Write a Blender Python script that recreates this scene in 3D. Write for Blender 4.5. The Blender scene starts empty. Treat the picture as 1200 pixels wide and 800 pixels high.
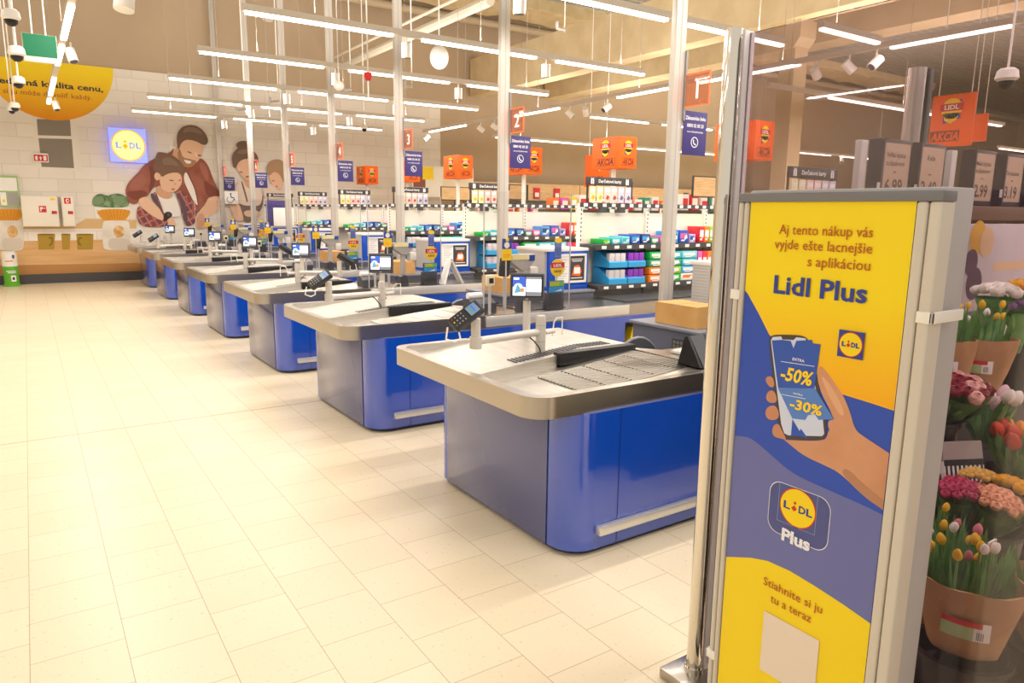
import bpy, bmesh, math, random
from mathutils import Vector, Matrix
random.seed(7)
S = bpy.context.scene
COL = S.collection
PI = math.pi
# ------------------------------------------------------------------ camera, world, exposure
F_PX, HORIZON, VPX, ROLL = 838.0, 247.8, 26.9, -0.012
pit = math.atan((400 - HORIZON) / F_PX)
yaw = math.atan((600 - VPX) / (F_PX / math.cos(pit)))
fh = Vector((math.sin(yaw), math.cos(yaw), 0))
rt = Vector((math.cos(yaw), -math.sin(yaw), 0))
fw = fh * math.cos(pit) - Vector((0, 0, 1)) * math.sin(pit)
up = rt.cross(fw)
cx_, cy_ = math.cos(ROLL), math.sin(ROLL)
right = rt * cx_ - up * cy_
upv = rt * cy_ + up * cx_
cam = bpy.data.objects.new('camera', bpy.data.cameras.new('camera'))
COL.objects.link(cam)
cam.matrix_world = Matrix(((right.x, upv.x, -fw.x, 0), (right.y, upv.y, -fw.y, 0), (right.z, upv.z, -fw.z, 1.6), (0, 0, 0, 1)))
cam.data.sensor_width = 36.0
cam.data.lens = F_PX / 1200 * 36
cam.data.clip_start = 0.05
cam.data.clip_end = 200
S.camera = cam
w = bpy.data.worlds.new('World'); S.world = w; w.use_nodes = True
w.node_tree.nodes['Background'].inputs[0].default_value = (1.0, 0.90, 0.78, 1)
w.node_tree.nodes['Background'].inputs[1].default_value = 0.75
S.view_settings.view_transform = 'Standard'; S.view_settings.look = 'None'
S.view_settings.exposure = 0.15; S.view_settings.gamma = 1.0
S.view_settings.use_curve_mapping = False
TUBE_W, UP_W, TUBE_EMIT = 18.5, 21.0, 6.0
LAMP_COL = (1.0, 0.94, 0.885)

# ------------------------------------------------------------------ materials
def lin(h):
    h = h.lstrip('#'); r = []
    for i in (0, 2, 4):
        v = int(h[i:i + 2], 16) / 255
        r.append(v / 12.92 if v <= .04045 else ((v + .055) / 1.055) ** 2.4)
    return (*r, 1)
MATS = {}
def mat(name, hexc, rough=.5, metal=0., emit=0., coat=0., spec=.5, ior=1.45):
    if name in MATS: return MATS[name]
    m = bpy.data.materials.new(name); m.use_nodes = True
    b = m.node_tree.nodes['Principled BSDF']
    b.inputs['Base Color'].default_value = lin(hexc)
    b.inputs['Roughness'].default_value = rough
    b.inputs['Metallic'].default_value = metal
    b.inputs['IOR'].default_value = ior
    b.inputs['Specular IOR Level'].default_value = spec
    if coat: b.inputs['Coat Weight'].default_value = coat; b.inputs['Coat Roughness'].default_value = .06; b.inputs['Coat IOR'].default_value = 1.9
    if emit:
        b.inputs['Emission Color'].default_value = lin(hexc); b.inputs['Emission Strength'].default_value = emit
    MATS[name] = m; return m
def noise_colour(m, c1, c2, scale, lo=.35, hi=.65, stretch=(1, 1, 1), rough=None, bump=0.):
    nt = m.node_tree; b = nt.nodes['Principled BSDF']
    tc = nt.nodes.new('ShaderNodeTexCoord'); mp = nt.nodes.new('ShaderNodeMapping'); mp.inputs['Scale'].default_value = stretch
    n = nt.nodes.new('ShaderNodeTexNoise'); n.inputs['Scale'].default_value = scale; n.inputs['Detail'].default_value = 4
    r = nt.nodes.new('ShaderNodeValToRGB'); r.color_ramp.elements[0].position = lo; r.color_ramp.elements[1].position = hi
    r.color_ramp.elements[0].color = lin(c1); r.color_ramp.elements[1].color = lin(c2)
    nt.links.new(tc.outputs['Object'], mp.inputs['Vector']); nt.links.new(mp.outputs[0], n.inputs['Vector'])
    nt.links.new(n.outputs['Fac'], r.inputs[0]); nt.links.new(r.outputs[0], b.inputs['Base Color'])
    if bump:
        bp = nt.nodes.new('ShaderNodeBump'); bp.inputs['Strength'].default_value = bump
        nt.links.new(n.outputs['Fac'], bp.inputs['Height']); nt.links.new(bp.outputs[0], b.inputs['Normal'])
    return m
def grad_z(m, z0, z1, c0, c1, axis='Z'):                                # printed colour ramp in object space
    nt = m.node_tree; b = nt.nodes['Principled BSDF']
    tc = nt.nodes.new('ShaderNodeTexCoord'); sp = nt.nodes.new('ShaderNodeSeparateXYZ'); mr = nt.nodes.new('ShaderNodeMapRange')
    mr.inputs['From Min'].default_value = z0; mr.inputs['From Max'].default_value = z1
    r = nt.nodes.new('ShaderNodeValToRGB'); r.color_ramp.elements[0].color = lin(c0); r.color_ramp.elements[1].color = lin(c1)
    nt.links.new(tc.outputs['Object'], sp.inputs[0]); nt.links.new(sp.outputs[axis], mr.inputs['Value'])
    nt.links.new(mr.outputs[0], r.inputs[0]); nt.links.new(r.outputs[0], b.inputs['Base Color'])
    return m
def pane_mat(name, tint, refl=.08, gloss=(1, 1, 1, 1)):
    m = bpy.data.materials.new(name); m.use_nodes = True; nt = m.node_tree; nt.nodes.clear()
    o = nt.nodes.new('ShaderNodeOutputMaterial'); t = nt.nodes.new('ShaderNodeBsdfTransparent'); g = nt.nodes.new('ShaderNodeBsdfGlossy')
    g.inputs['Roughness'].default_value = .02; g.inputs['Color'].default_value = gloss; t.inputs['Color'].default_value = lin(tint)
    f = nt.nodes.new('ShaderNodeFresnel'); f.inputs['IOR'].default_value = 1.35
    mu = nt.nodes.new('ShaderNodeMath'); mu.operation = 'MULTIPLY'; mu.inputs[1].default_value = refl * 10
    mx = nt.nodes.new('ShaderNodeMixShader')
    nt.links.new(f.outputs[0], mu.inputs[0]); nt.links.new(mu.outputs[0], mx.inputs[0]); nt.links.new(t.outputs[0], mx.inputs[1]); nt.links.new(g.outputs[0], mx.inputs[2]); nt.links.new(mx.outputs[0], o.inputs[0])
    MATS[name] = m; return m

blue = mat('blue_laminate', '#0a48bc', .22, coat=.9)
steel = noise_colour(mat('brushed_steel', '#cdc8bf', .42, 1.), '#c6c0b7', '#d4cfc6', 6, stretch=(1, 1, 40))
steel_flat = mat('satin_steel', '#b5aea4', .28, 1.)
steel_lt = mat('pale_steel_plate', '#dcd9d4', .35, .6)
chrome = mat('polished_chrome', '#e2ddd2', .05, 1.)
black = mat('black_plastic', '#17161a', .4)
dgrey = mat('dark_grey_plastic', '#4a4a4f', .45)
grey = mat('grey_plastic', '#a9a7a6', .5)
lgrey = mat('light_grey_paint', '#c9c7c6', .5)
white = mat('white_plastic', '#f1ede4', .4)
whitep = mat('white_print', '#f7f5f0', .6)
alu = mat('pole_aluminium', '#d2cbc1', .35, .25)
kick = mat('plinth_dark', '#3a3a3e', .4)
navy = mat('navy_print', '#41387a', .5)
orange = mat('orange_print', '#ff6a0a', .5)
orange_d = mat('dark_orange_print', '#8a4420', .5)
yellow = mat('yellow_print', '#ffd60a', .5)
red = mat('red_print', '#d3222a', .5)
lblue = mat('logo_blue', '#1c4aa8', .5)
brownp = mat('brown_print', '#5d2a10', .5)
dark = mat('charcoal_print', '#433f42', .5)
card = noise_colour(mat('cardboard', '#d2a15f', .8), '#cc9a58', '#d8a868', 5)
glassm = pane_mat('clear_acrylic', '#faf9f9', .05)
glasst = pane_mat('tinted_gate_glass', '#ded5d8', .22)
redac = pane_mat('red_edge_acrylic', '#ffddd2', .04)
rededge = mat('glowing_red_edge', '#ff5a30', .4, emit=1.2)
skinp = mat('skin_print', '#e2a67e', .6)
screen_w = mat('screen_white', '#dfe6f2', .3, emit=.75)
screen_b = mat('screen_blue', '#3f62c8', .3, emit=.5)
screen_g = mat('screen_grey', '#8a8f99', .3, emit=.3)
green = mat('sign_green', '#08724a', .45)
leafm = noise_colour(mat('leaf_green', '#5a9c52', .5), '#4a8c46', '#82b968', 14)
kraft = noise_colour(mat('kraft_paper', '#c09468', .75), '#b5895c', '#cda377', 4, bump=.15)
cello = pane_mat('cellophane', '#eef2ee', .12)

# ------------------------------------------------------------------ mesh building
class Frame:                                                            # a flat surface to print on
    def __init__(s, o, u, v):
        s.o = Vector(o); s.u = Vector(u).normalized(); s.v = Vector(v).normalized(); s.n = s.u.cross(s.v)
    def at(s, x, y, l=0): return s.o + s.u * x + s.v * y + s.n * l
TEXTS = {}
def text_mesh(t, bold):
    k = (t, bold)
    if k not in TEXTS:
        c = bpy.data.curves.new('t', 'FONT'); c.body = t; c.resolution_u = 2; c.offset = bold; c.fill_mode = 'FRONT'
        o = bpy.data.objects.new('t', c); COL.objects.link(o)
        me = bpy.data.meshes.new_from_object(o.evaluated_get(bpy.context.evaluated_depsgraph_get()))
        TEXTS[k] = ([v.co.copy() for v in me.vertices], [tuple(p.vertices) for p in me.polygons])
        bpy.data.objects.remove(o); bpy.data.curves.remove(c); bpy.data.meshes.remove(me)
    return TEXTS[k]
class MB:
    def __init__(s): s.v = []; s.f = []; s.mi = []; s.ms = []
    def m(s, mt):
        if mt not in s.ms: s.ms.append(mt)
        return s.ms.index(mt)
    def add(s, vs, fs, mt):
        b = len(s.v); s.v += [Vector(v) for v in vs]; i = s.m(mt)
        for f in fs: s.f.append([b + k for k in f]); s.mi.append(i)
        return s
    def box(s, x0, y0, z0, x1, y1, z1, mt):
        x0, x1 = sorted((x0, x1)); y0, y1 = sorted((y0, y1)); z0, z1 = sorted((z0, z1))
        v = [(x0, y0, z0), (x1, y0, z0), (x1, y1, z0), (x0, y1, z0), (x0, y0, z1), (x1, y0, z1), (x1, y1, z1), (x0, y1, z1)]
        return s.add(v, [(3, 2, 1, 0), (4, 5, 6, 7), (0, 1, 5, 4), (1, 2, 6, 5), (2, 3, 7, 6), (3, 0, 4, 7)], mt)
    def rbox(s, x0, y0, z0, x1, y1, z1, r, mt, seg=2, mx=None):
        bm = bmesh.new(); bmesh.ops.create_cube(bm, size=1)
        for v in bm.verts: v.co = Vector(((x0 + x1) / 2 + v.co.x * abs(x1 - x0), (y0 + y1) / 2 + v.co.y * abs(y1 - y0), (z0 + z1) / 2 + v.co.z * abs(z1 - z0)))
        bmesh.ops.bevel(bm, geom=bm.edges[:], offset=r, segments=seg, affect='EDGES', profile=.5)
        if mx: bmesh.ops.transform(bm, matrix=mx, verts=bm.verts[:])
        bm.verts.index_update()
        s.add([v.co.copy() for v in bm.verts], [[v.index for v in f.verts] for f in bm.faces], mt); bm.free(); return s
    def prism(s, poly, a, b, mt, axis='z', mt_top=None):
        n = len(poly)
        P = {'z': lambda p, q: (p[0], p[1], q), 'y': lambda p, q: (p[0], q, p[1]), 'x': lambda p, q: (q, p[0], p[1])}[axis]
        area = sum(poly[i][0] * poly[(i + 1) % n][1] - poly[(i + 1) % n][0] * poly[i][1] for i in range(n))
        if (area < 0) != (axis == 'y'): poly = poly[::-1]
        s.add([P(p, a) for p in poly] + [P(p, b) for p in poly], [tuple(range(n))[::-1]] + [(i, (i + 1) % n, n + (i + 1) % n, n + i) for i in range(n)] + ([] if mt_top else [tuple(range(n, 2 * n))]), mt)
        if mt_top: s.add([P(p, b) for p in poly], [tuple(range(n))], mt_top)
        return s
    def cyl(s, p0, p1, r, mt, seg=16, r1=None):
        p0, p1 = Vector(p0), Vector(p1); d = (p1 - p0).normalized(); a = d.orthogonal().normalized(); b = d.cross(a); r1 = r if r1 is None else r1
        ring = [a * math.cos(2 * PI * i / seg) + b * math.sin(2 * PI * i / seg) for i in range(seg)]
        v = [p0 + q * r for q in ring] + [p1 + q * r1 for q in ring]
        return s.add(v, [(i, (i + 1) % seg, seg + (i + 1) % seg, seg + i) for i in range(seg)] + [tuple(range(seg))[::-1], tuple(range(seg, 2 * seg))], mt)
    def tube(s, pts, r, mt, seg=8):
        pts = [Vector(p) for p in pts]; n = len(pts); v = []; prev = None
        for i, p in enumerate(pts):
            d = (pts[min(i + 1, n - 1)] - pts[max(i - 1, 0)]).normalized()
            a = d.orthogonal().normalized() if prev is None else (prev - d * prev.dot(d)).normalized()
            prev = a; b = d.cross(a)
            v += [p + (a * math.cos(2 * PI * k / seg) + b * math.sin(2 * PI * k / seg)) * r for k in range(seg)]
        f = [(i * seg + k, i * seg + (k + 1) % seg, (i + 1) * seg + (k + 1) % seg, (i + 1) * seg + k) for i in range(n - 1) for k in range(seg)]
        return s.add(v, f + [tuple(range(seg))[::-1], tuple(range((n - 1) * seg, n * seg))], mt)
    def lathe(s, c, prof, mt, seg=20, mx=None, wob=None):
        c = Vector(c); v = []
        for j, (r, z) in enumerate(prof):
            for k in range(seg):
                t = 2 * PI * k / seg; rr = r * (wob(t, j) if wob else 1)
                q = Vector((rr * math.cos(t), rr * math.sin(t), z)); v.append(c + (mx @ q if mx else q))
        n = len(prof)
        return s.add(v, [(j * seg + k, j * seg + (k + 1) % seg, (j + 1) * seg + (k + 1) % seg, (j + 1) * seg + k) for j in range(n - 1) for k in range(seg)], mt)
    def ball(s, c, r, mt, sc=(1, 1, 1), seg=12, rings=8, mx=None):
        prof = [(max(1e-4, math.sin(PI * j / rings)) * r * sc[0], -math.cos(PI * j / rings) * r * sc[2]) for j in range(rings + 1)]
        return s.lathe(c, prof, mt, seg, mx)
    # printing on a Frame
    def poly(s, fr, pts, mt, l=1, step=.0006):
        n = len(pts); area = sum(pts[i][0] * pts[(i + 1) % n][1] - pts[(i + 1) % n][0] * pts[i][1] for i in range(n))
        if area < 0: pts = pts[::-1]
        return s.add([fr.at(x, y, l * step) for x, y in pts], [tuple(range(n))], mt)
    def rect(s, fr, x0, y0, x1, y1, mt, l=1, step=.0006): return s.poly(fr, [(x0, y0), (x1, y0), (x1, y1), (x0, y1)], mt, l, step)
    def disc(s, fr, x, y, r, mt, l=1, step=.0006, seg=32, ry=None):
        return s.poly(fr, [(x + r * math.cos(2 * PI * k / seg), y + (ry or r) * math.sin(2 * PI * k / seg)) for k in range(seg)], mt, l, step)
    def line(s, fr, pts, wd, mt, l=1, step=.0006, close=False):
        pts = list(pts) + ([pts[0]] if close else [])
        for (a, b), (c, d) in zip(pts, pts[1:]):
            L = math.hypot(c - a, d - b) or 1; nx, ny = -(d - b) / L * wd / 2, (c - a) / L * wd / 2
            s.poly(fr, [(a + nx, b + ny), (c + nx, d + ny), (c - nx, d - ny), (a - nx, b - ny)], mt, l, step)
        return s
    def text(s, fr, t, x, y, mt, width=None, h=None, l=2, step=.0006, bold=0., align='l', slant=0.):
        vs, fs = text_mesh(t, bold)
        if not vs: return s
        x0 = min(v.x for v in vs); x1 = max(v.x for v in vs)
        sy = h / .72 if h else width / (x1 - x0)
        sx = width / (x1 - x0) if width else sy
        W = (x1 - x0) * sx; ox = x - (W / 2 if align == 'c' else W if align == 'r' else 0)
        return s.add([fr.at(ox + (v.x - x0) * sx + v.y * sy * slant, y + v.y * sy, l * step) for v in vs], fs, mt)
    def build(s, name, parent=None, at=None, smooth=35):
        me = bpy.data.meshes.new(name)
        o0 = parent['_at'] if parent is not None and '_at' in parent else (at or (0, 0, 0))
        o0 = Vector(o0)
        me.from_pydata([v - o0 for v in s.v], [], s.f); me.polygons.foreach_set('material_index', s.mi)
        for mt in s.ms: me.materials.append(mt)
        if smooth:
            me.polygons.foreach_set('use_smooth', [True] * len(me.polygons)); me.set_sharp_from_angle(angle=math.radians(smooth))
        me.update()
        o = bpy.data.objects.new(name, me); COL.objects.link(o)
        if parent is not None: o.parent = parent; o['_at'] = tuple(o0)
        else: o.location = o0; o['_at'] = tuple(o0)
        return o
def tag(o, label, cat, group=None):
    o['label'] = label; o['category'] = cat
    if group: o['group'] = group
    return o
def thing(name, label, cat, at, group=None):
    o = bpy.data.objects.new(name, None); COL.objects.link(o); o.location = at; o['_at'] = tuple(at); o.empty_display_size = .1
    return tag(o, label, cat, group)
def structure(o): o['kind'] = 'structure'; return o
def dup(root, move=(0, 0, 0), label=None, rotz=None, group=None, loc=None):
    r = root.copy(); COL.objects.link(r)
    r.location = Vector(loc) if loc is not None else root.location + Vector(move)
    if rotz is not None: r.rotation_euler.z = rotz
    if label: r['label'] = label
    if group: r['group'] = group
    for ch in list(root.children):
        c2 = ch.copy(); COL.objects.link(c2); c2.parent = r
        for g in list(ch.children):
            d = g.copy(); COL.objects.link(d); d.parent = c2
    return r
def soft(p, n=2):                                                        # round off a traced outline
    for _ in range(n):
        q = []
        for i, b in enumerate(p):
            a = p[i - 1]; q += [(a[0] * .75 + b[0] * .25, a[1] * .75 + b[1] * .25), (a[0] * .25 + b[0] * .75, a[1] * .25 + b[1] * .75)]
        p = q
    return p
def arc(cx, cy, r, a0, a1, n=6): return [(cx + r * math.cos(math.radians(a0 + (a1 - a0) * i / n)), cy + r * math.sin(math.radians(a0 + (a1 - a0) * i / n))) for i in range(n + 1)]

def logo(mb, fr, x, y, sz, l=1, st=.0006, e=None):                      # square emblem with four letters, centred on x, y
    B, Y, R, L = e or (lblue, yellow, red, lblue)
    h = sz / 2
    mb.rect(fr, x - h, y - h, x + h, y + h, B, l, st)
    mb.disc(fr, x, y, h * .93, R, l + 1, st); mb.disc(fr, x, y, h * .86, Y, l + 2, st)
    ch = sz * .17
    mb.text(fr, 'L', x - sz * .345, y - ch / 2, L, sz * .17, ch, l + 3, st, .055)
    mb.text(fr, 'D', x + sz * .02, y - ch / 2, L, sz * .17, ch, l + 3, st, .055)
    mb.text(fr, 'L', x + sz * .20, y - ch / 2, L, sz * .15, ch, l + 3, st, .055)
    cx, cy, q = x - sz * .085, y - sz * .03, sz * .085
    mb.poly(fr, [(cx - q, cy + q * .1), (cx - q * .1, cy - q), (cx + q, cy - q * .1), (cx + q * .1, cy + q)], R, l + 3, st)
    cy += sz * .135; q = sz * .05
    mb.poly(fr, [(cx - q, cy), (cx, cy - q), (cx + q, cy), (cx, cy + q)], R, l + 3, st)
def ceny(mb, fr, x, y, sz, l=1, st=.0006):                              # yellow price badge with a red band
    mb.poly(fr, [(x - sz * .32, y + sz * .30), (x + sz * .32, y + sz * .36), (x + sz * .32, y - sz * .30), (x - sz * .25, y - sz * .46)], lblue, l, st)
    mb.disc(fr, x, y + sz * .06, sz * .36, yellow, l + 1, st)
    mb.poly(fr, [(x - sz * .30, y - sz * .1), (x + sz * .30, y - sz * .1), (x + sz * .2, y - sz * .34), (x, y - sz * .46), (x - sz * .2, y - sz * .36)], yellow, l + 1, st)
    mb.rect(fr, x - sz * .40, y - sz * .02, x + sz * .40, y + sz * .24, red, l + 2, st)
    mb.text(fr, 'LIDL', x, y + sz * .035, whitep, sz * .5, sz * .16, l + 3, st, .03, 'c')
    mb.text(fr, 'ceny', x, y - sz * .22, dark, sz * .46, sz * .19, l + 3, st, .02, 'c', .15)
# ------------------------------------------------------------------ the setting
def tile_mat():
    m = mat('cream_floor_tile', '#f3e3c4', .34, spec=.45); nt = m.node_tree; b = nt.nodes['Principled BSDF']
    tc = nt.nodes.new('ShaderNodeTexCoord'); sp = nt.nodes.new('ShaderNodeSeparateXYZ'); cb = nt.nodes.new('ShaderNodeCombineXYZ')
    ax = nt.nodes.new('ShaderNodeMath'); ax.operation = 'ADD'; ax.inputs[1].default_value = 30.13
    ay = nt.nodes.new('ShaderNodeMath'); ay.operation = 'ADD'; ay.inputs[1].default_value = 30.01
    nt.links.new(tc.outputs['Object'], sp.inputs[0]); nt.links.new(sp.outputs['Y'], ay.inputs[0]); nt.links.new(sp.outputs['X'], ax.inputs[0])
    nt.links.new(ay.outputs[0], cb.inputs['X']); nt.links.new(ax.outputs[0], cb.inputs['Y'])
    br = nt.nodes.new('ShaderNodeTexBrick'); br.offset = .5; br.offset_frequency = 2
    for k, v in (('Scale', 1.), ('Mortar Size', .0016), ('Mortar Smooth', .2), ('Bias', 0.), ('Brick Width', .30), ('Row Height', .30)): br.inputs[k].default_value = v
    br.inputs['Color1'].default_value = lin('#f1e1c3'); br.inputs['Color2'].default_value = lin('#eddcbc'); br.inputs['Mortar'].default_value = lin('#b9a484')
    nt.links.new(cb.outputs[0], br.inputs['Vector'])
    n = nt.nodes.new('ShaderNodeTexNoise'); n.inputs['Scale'].default_value = 55; n.inputs['Detail'].default_value = 3
    nt.links.new(tc.outputs['Object'], n.inputs['Vector'])
    r = nt.nodes.new('ShaderNodeValToRGB'); r.color_ramp.elements[0].position = .27; r.color_ramp.elements[1].position = .36
    r.color_ramp.elements[0].color = lin('#d8bd90'); r.color_ramp.elements[1].color = (1, 1, 1, 1)
    nt.links.new(n.outputs['Fac'], r.inputs[0])
    mx = nt.nodes.new('ShaderNodeMix'); mx.data_type = 'RGBA'; mx.blend_type = 'MULTIPLY'; mx.inputs['Factor'].default_value = .55
    nt.links.new(br.outputs['Color'], mx.inputs['A']); nt.links.new(r.outputs[0], mx.inputs['B'])
    # movement joint across the floor
    w1 = nt.nodes.new('ShaderNodeMath'); w1.operation = 'COMPARE'; w1.inputs[1].default_value = 5.79; w1.inputs[2].default_value = .006
    nt.links.new(sp.outputs['Y'], w1.inputs[0])
    m2 = nt.nodes.new('ShaderNodeMix'); m2.data_type = 'RGBA'; m2.inputs['B'].default_value = lin('#a39479')
    nt.links.new(w1.outputs[0], m2.inputs['Factor']); nt.links.new(mx.outputs['Result'], m2.inputs['A']); nt.links.new(m2.outputs['Result'], b.inputs['Base Color'])
    return m
structure(MB().box(-7, -5, -.1, 45, 18.3, 0, tile_mat()).build('floor', smooth=0))
wallc = noise_colour(mat('taupe_wall_paint', '#baa488', .8), '#b7a185', '#bea88c', .6)
structure(MB().box(-7, 18.02, 0, 45, 18.3, 7.3, wallc).build('wall_back', smooth=0))
structure(MB().box(44.7, -5, 0, 45, 18.02, 7.3, wallc).build('wall_right', smooth=0))
structure(MB().box(-7.2, 4, 0, -7, 18.3, 7.3, mat('pale_wall', '#e9dfce', .8)).build('wall_left', smooth=0))
deckm = mat('roof_deck_metal', '#8f8878', .5, .3)
mb = MB(); y = 2.0; pts = []
while y < 18.2:
    pts += [(y, 7.0), (y + .10, 7.0), (y + .13, 7.06), (y + .22, 7.06)]; y += .25
mb.prism(pts + [(18.3, 7.25), (2.0, 7.25)], -7, 45, deckm, 'x')
structure(mb.build('ceiling', smooth=0))
structure(MB().box(-7, 17.9, 0, 9.65, 18.02, .19, mat('baseboard_slate', '#4c4a4a', .5)).build('baseboard_back', smooth=0))
insul = noise_colour(mat('insulation_beige', '#c9b488', .85), '#c2ac80', '#d0bc92', 3)
mb = MB(); random.seed(3)
edge = [(x * .35 + 7.5, 6.72 + random.uniform(-.05, .05)) for x in range(0, 70)]
mb.prism([(7.5, 7.0)] + edge + [(31.7, 7.0)], 16.0, 17.2, insul, 'y')
structure(mb.build('trim_1', smooth=0))
structure(MB().cyl((4, 17.5, 6.62), (44, 17.5, 6.62), .11, mat('pipe_beige', '#b9a78a', .5)).build('trim_2'))
conc = noise_colour(mat('concrete_beam', '#d4bf96', .8), '#cdb78e', '#dac69e', 2)
mb = MB().prism([(-5, 4.72), (17.9, 4.72), (17.9, 5.7), (-5, 5.7)], 10.55, 10.95, conc, 'x')
structure(mb.build('trim_3', smooth=0))
structure(MB().box(13.1, -5, 4.9, 13.7, 17.9, 5.7, conc).build('trim_4', smooth=0))
mb = MB().box(10.72, 7.72, 0, 11.06, 8.02, 7.0, conc).prism([(7.62, 4.72), (7.62, 4.45), (7.74, 4.3), (8.0, 4.3), (8.12, 4.45), (8.12, 4.72)], 10.68, 11.1, conc, 'x')
structure(mb.build('trim_5', smooth=0))
structure(MB().tube([(6.75, 10.8, 5.05), (6.75, 17.8, 5.05)], .09, mat('pipe_white', '#d8cdb8', .5)).build('trim_6'))
structure(MB().tube([(6.55, 10.8, 5.22), (6.55, 17.8, 5.22)], .03, mat('pipe_white', '#d8cdb8', .5)).build('trim_7'))

# ------------------------------------------------------------------ lights
tubem = mat('tube_diffuser', '#fff1dc', .4, emit=TUBE_EMIT)
railm = mat('light_rail_white', '#d9cfc0', .5)
def lamp(p, size, power, length_axis):
    l = bpy.data.lights.new('tube_and_fill_light', 'AREA'); l.shape = 'RECTANGLE'; l.size = size; l.size_y = .055; l.energy = power; l.color = LAMP_COL
    o = bpy.data.objects.new('tube_and_fill_light', l); COL.objects.link(o); o.location = p
    if length_axis == 'y': o.rotation_euler.z = PI / 2
    l2 = l.copy(); l2.energy = power * UP_W / TUBE_W; u = bpy.data.objects.new('tube_and_fill_light', l2); COL.objects.link(u); u.location = (p[0], p[1], p[2] + .11); u.rotation_euler = (PI, 0, o.rotation_euler.z)  # added upward fill lamp above each tube, brightens upper walls and roof
    return o
def light_row(axis, fixed, segs, rail, label, z=3.3, drops=(), power=1.0, hung=7.0):
    a0, a1 = rail; P = (lambda s, dz=0, d=0: (s, fixed + d, z + dz)) if axis == 'x' else (lambda s, dz=0, d=0: (fixed + d, s, z + dz))
    t = thing('ceiling_light', label, 'ceiling light', P((a0 + a1) / 2), 'hanging light rows')
    p0, p1 = P(a0, .012, -.03), P(a1, .07, .03); MB().box(*p0, *p1, railm).build('rail', t)
    for i, (s0, s1) in enumerate(segs):
        p0, p1 = P(s0, -.012, -.027), P(s1, .012, .027); MB().box(*p0, *p1, tubem).build('tube', t)
        lamp(P((s0 + s1) / 2, -.016), s1 - s0, TUBE_W * power * (s1 - s0) / 1.4, axis)
    for s in drops: MB().cyl(P(s, .07), (*P(s)[:2], hung), .004, mat('wire_grey', '#a89c8c', .5), 6).build('suspension_wire', t)
    return t
def spot(p, d, label, rail_z=.03):
    t = thing('spotlight', label, 'spotlight', p, 'track spotlights'); p = Vector(p); d = Vector(d).normalized()
    MB().cyl(p + Vector((0, 0, rail_z)), p - Vector((0, 0, .06)), .01, white, 8).build('bracket', t)
    c = p - Vector((0, 0, .10))
    MB().cyl(c - d * .07, c + d * .07, .05, white, 18).build('housing', t); MB().cyl(c + d * .071, c + d * .074, .04, dgrey, 16).build('lens', t)
SEG = [(1.77, 3.18), (3.51, 4.92), (5.22, 6.58)]
ORD = ['nearest', 'second nearest', 'third nearest', 'fourth nearest', 'fifth nearest', 'farthest']
for i in range(6):
    Y = 4.9 + 2.01 * i
    light_row('x', Y, SEG, (1.75, 6.6), 'long white light row across the checkouts, %s of the six' % ORD[i], drops=(2.4, 4.2, 6.2))
    for x in (3.33, 5.07): spot((x, Y, 3.28), (.05, .1, -1), 'white spotlight under the %s checkout light row, %s gap' % (ORD[i], 'left' if x < 4 else 'right'))
for Y in (2.89, .88, -1.1):
    for s in SEG: lamp((sum(s) / 2, Y, 3.28), s[1] - s[0], TUBE_W, 'x')
YS = [(13.0, 14.55), (9.9, 11.2), (7.35, 8.45), (5.45, 6.85), (3.2, 4.3)]
light_row('y', 7.55, YS, (3.1, 14.85), 'long light track running away over the shelf ends', drops=(13, 10.5, 8, 5.6))
for k, (y, d) in enumerate([(14.7, (-.6, .2, -.6)), (12.4, (.7, -.2, -.5)), (11.9, (.7, -.3, -.5)), (11.5, (-.6, 0, -.5)), (9.6, (.5, -.4, -.6)), (9.2, (.5, .4, -.6)), (8.7, (-.7, .1, -.5)), (7.2, (0, 0, -1)), (5.15, (.7, .1, -.6)), (4.75, (.5, -.4, -.6)), (4.45, (-.6, .2, -.6))]):
    spot((7.55, y, 3.28), d, 'white track spotlight on the receding track, number %d from its far end' % (k + 1))
light_row('y', .49, [(5.2, 7.0), (7.6, 9.1), (9.5, 10.75), (11.9, 13.7), (14.2, 14.8)], (5.0, 14.9), 'light track above the entrance aisle, left of the checkouts', drops=(6, 9.2, 12))
for y in (9.3, 14.0): spot((.56, y, 3.28), (.2, -.3, -.9), 'white spotlight on the entrance aisle track, %s one' % ('nearer' if y < 10 else 'farther'))
for i in range(3):
    for j in range(4): lamp((-1.6 - 2.2 * i, 2 + 4 * j, 3.28), 1.4, TUBE_W * 1.0, 'y')
light_row('x', 14.6, [(9.3, 13.2), (13.6, 17.6)], (9.2, 17.7), 'thin light row before the far wall, right of the lanes', drops=(10, 16))
light_row('x', 10.42, [(8.68, 10.1), (10.5, 11.9)], (8.6, 12.0), 'short light row behind the near orange box sign', drops=(9, 11.5))
light_row('x', 6.54, [(9.98, 12.3), (12.7, 15.5)], (8.55, 15.6), 'light row crossing in front of the concrete column', drops=(9, 12))
light_row('x', 4.32, [(6.37, 7.33)], (6.35, 7.36), 'short light bar beside the concrete column top', z=3.32, drops=(6.6,))
light_row('x', 12.6, [(16.4, 19.5), (20, 24)], (16.3, 24.2), 'distant light row seen through the gate glass', drops=(17, 22), power=3)
for x in (17.0, 20.0): spot((x, 12.55, 3.28), (-.5, -.4, -.6), 'white spotlight on the distant row behind the glass, %s one' % ('left' if x < 18 else 'right'))
light_row('x', 8.6, [(20.5, 24), (24.6, 28)], (20.4, 28.1), 'faint light row deep in the shop at the right', drops=(22, 27), power=3)
light_row('x', 5.2, [(19, 23), (23.5, 28)], (18.9, 28.1), 'light row ending beside the orange board, deep in the shop', drops=(22, 27), power=3)
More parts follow.
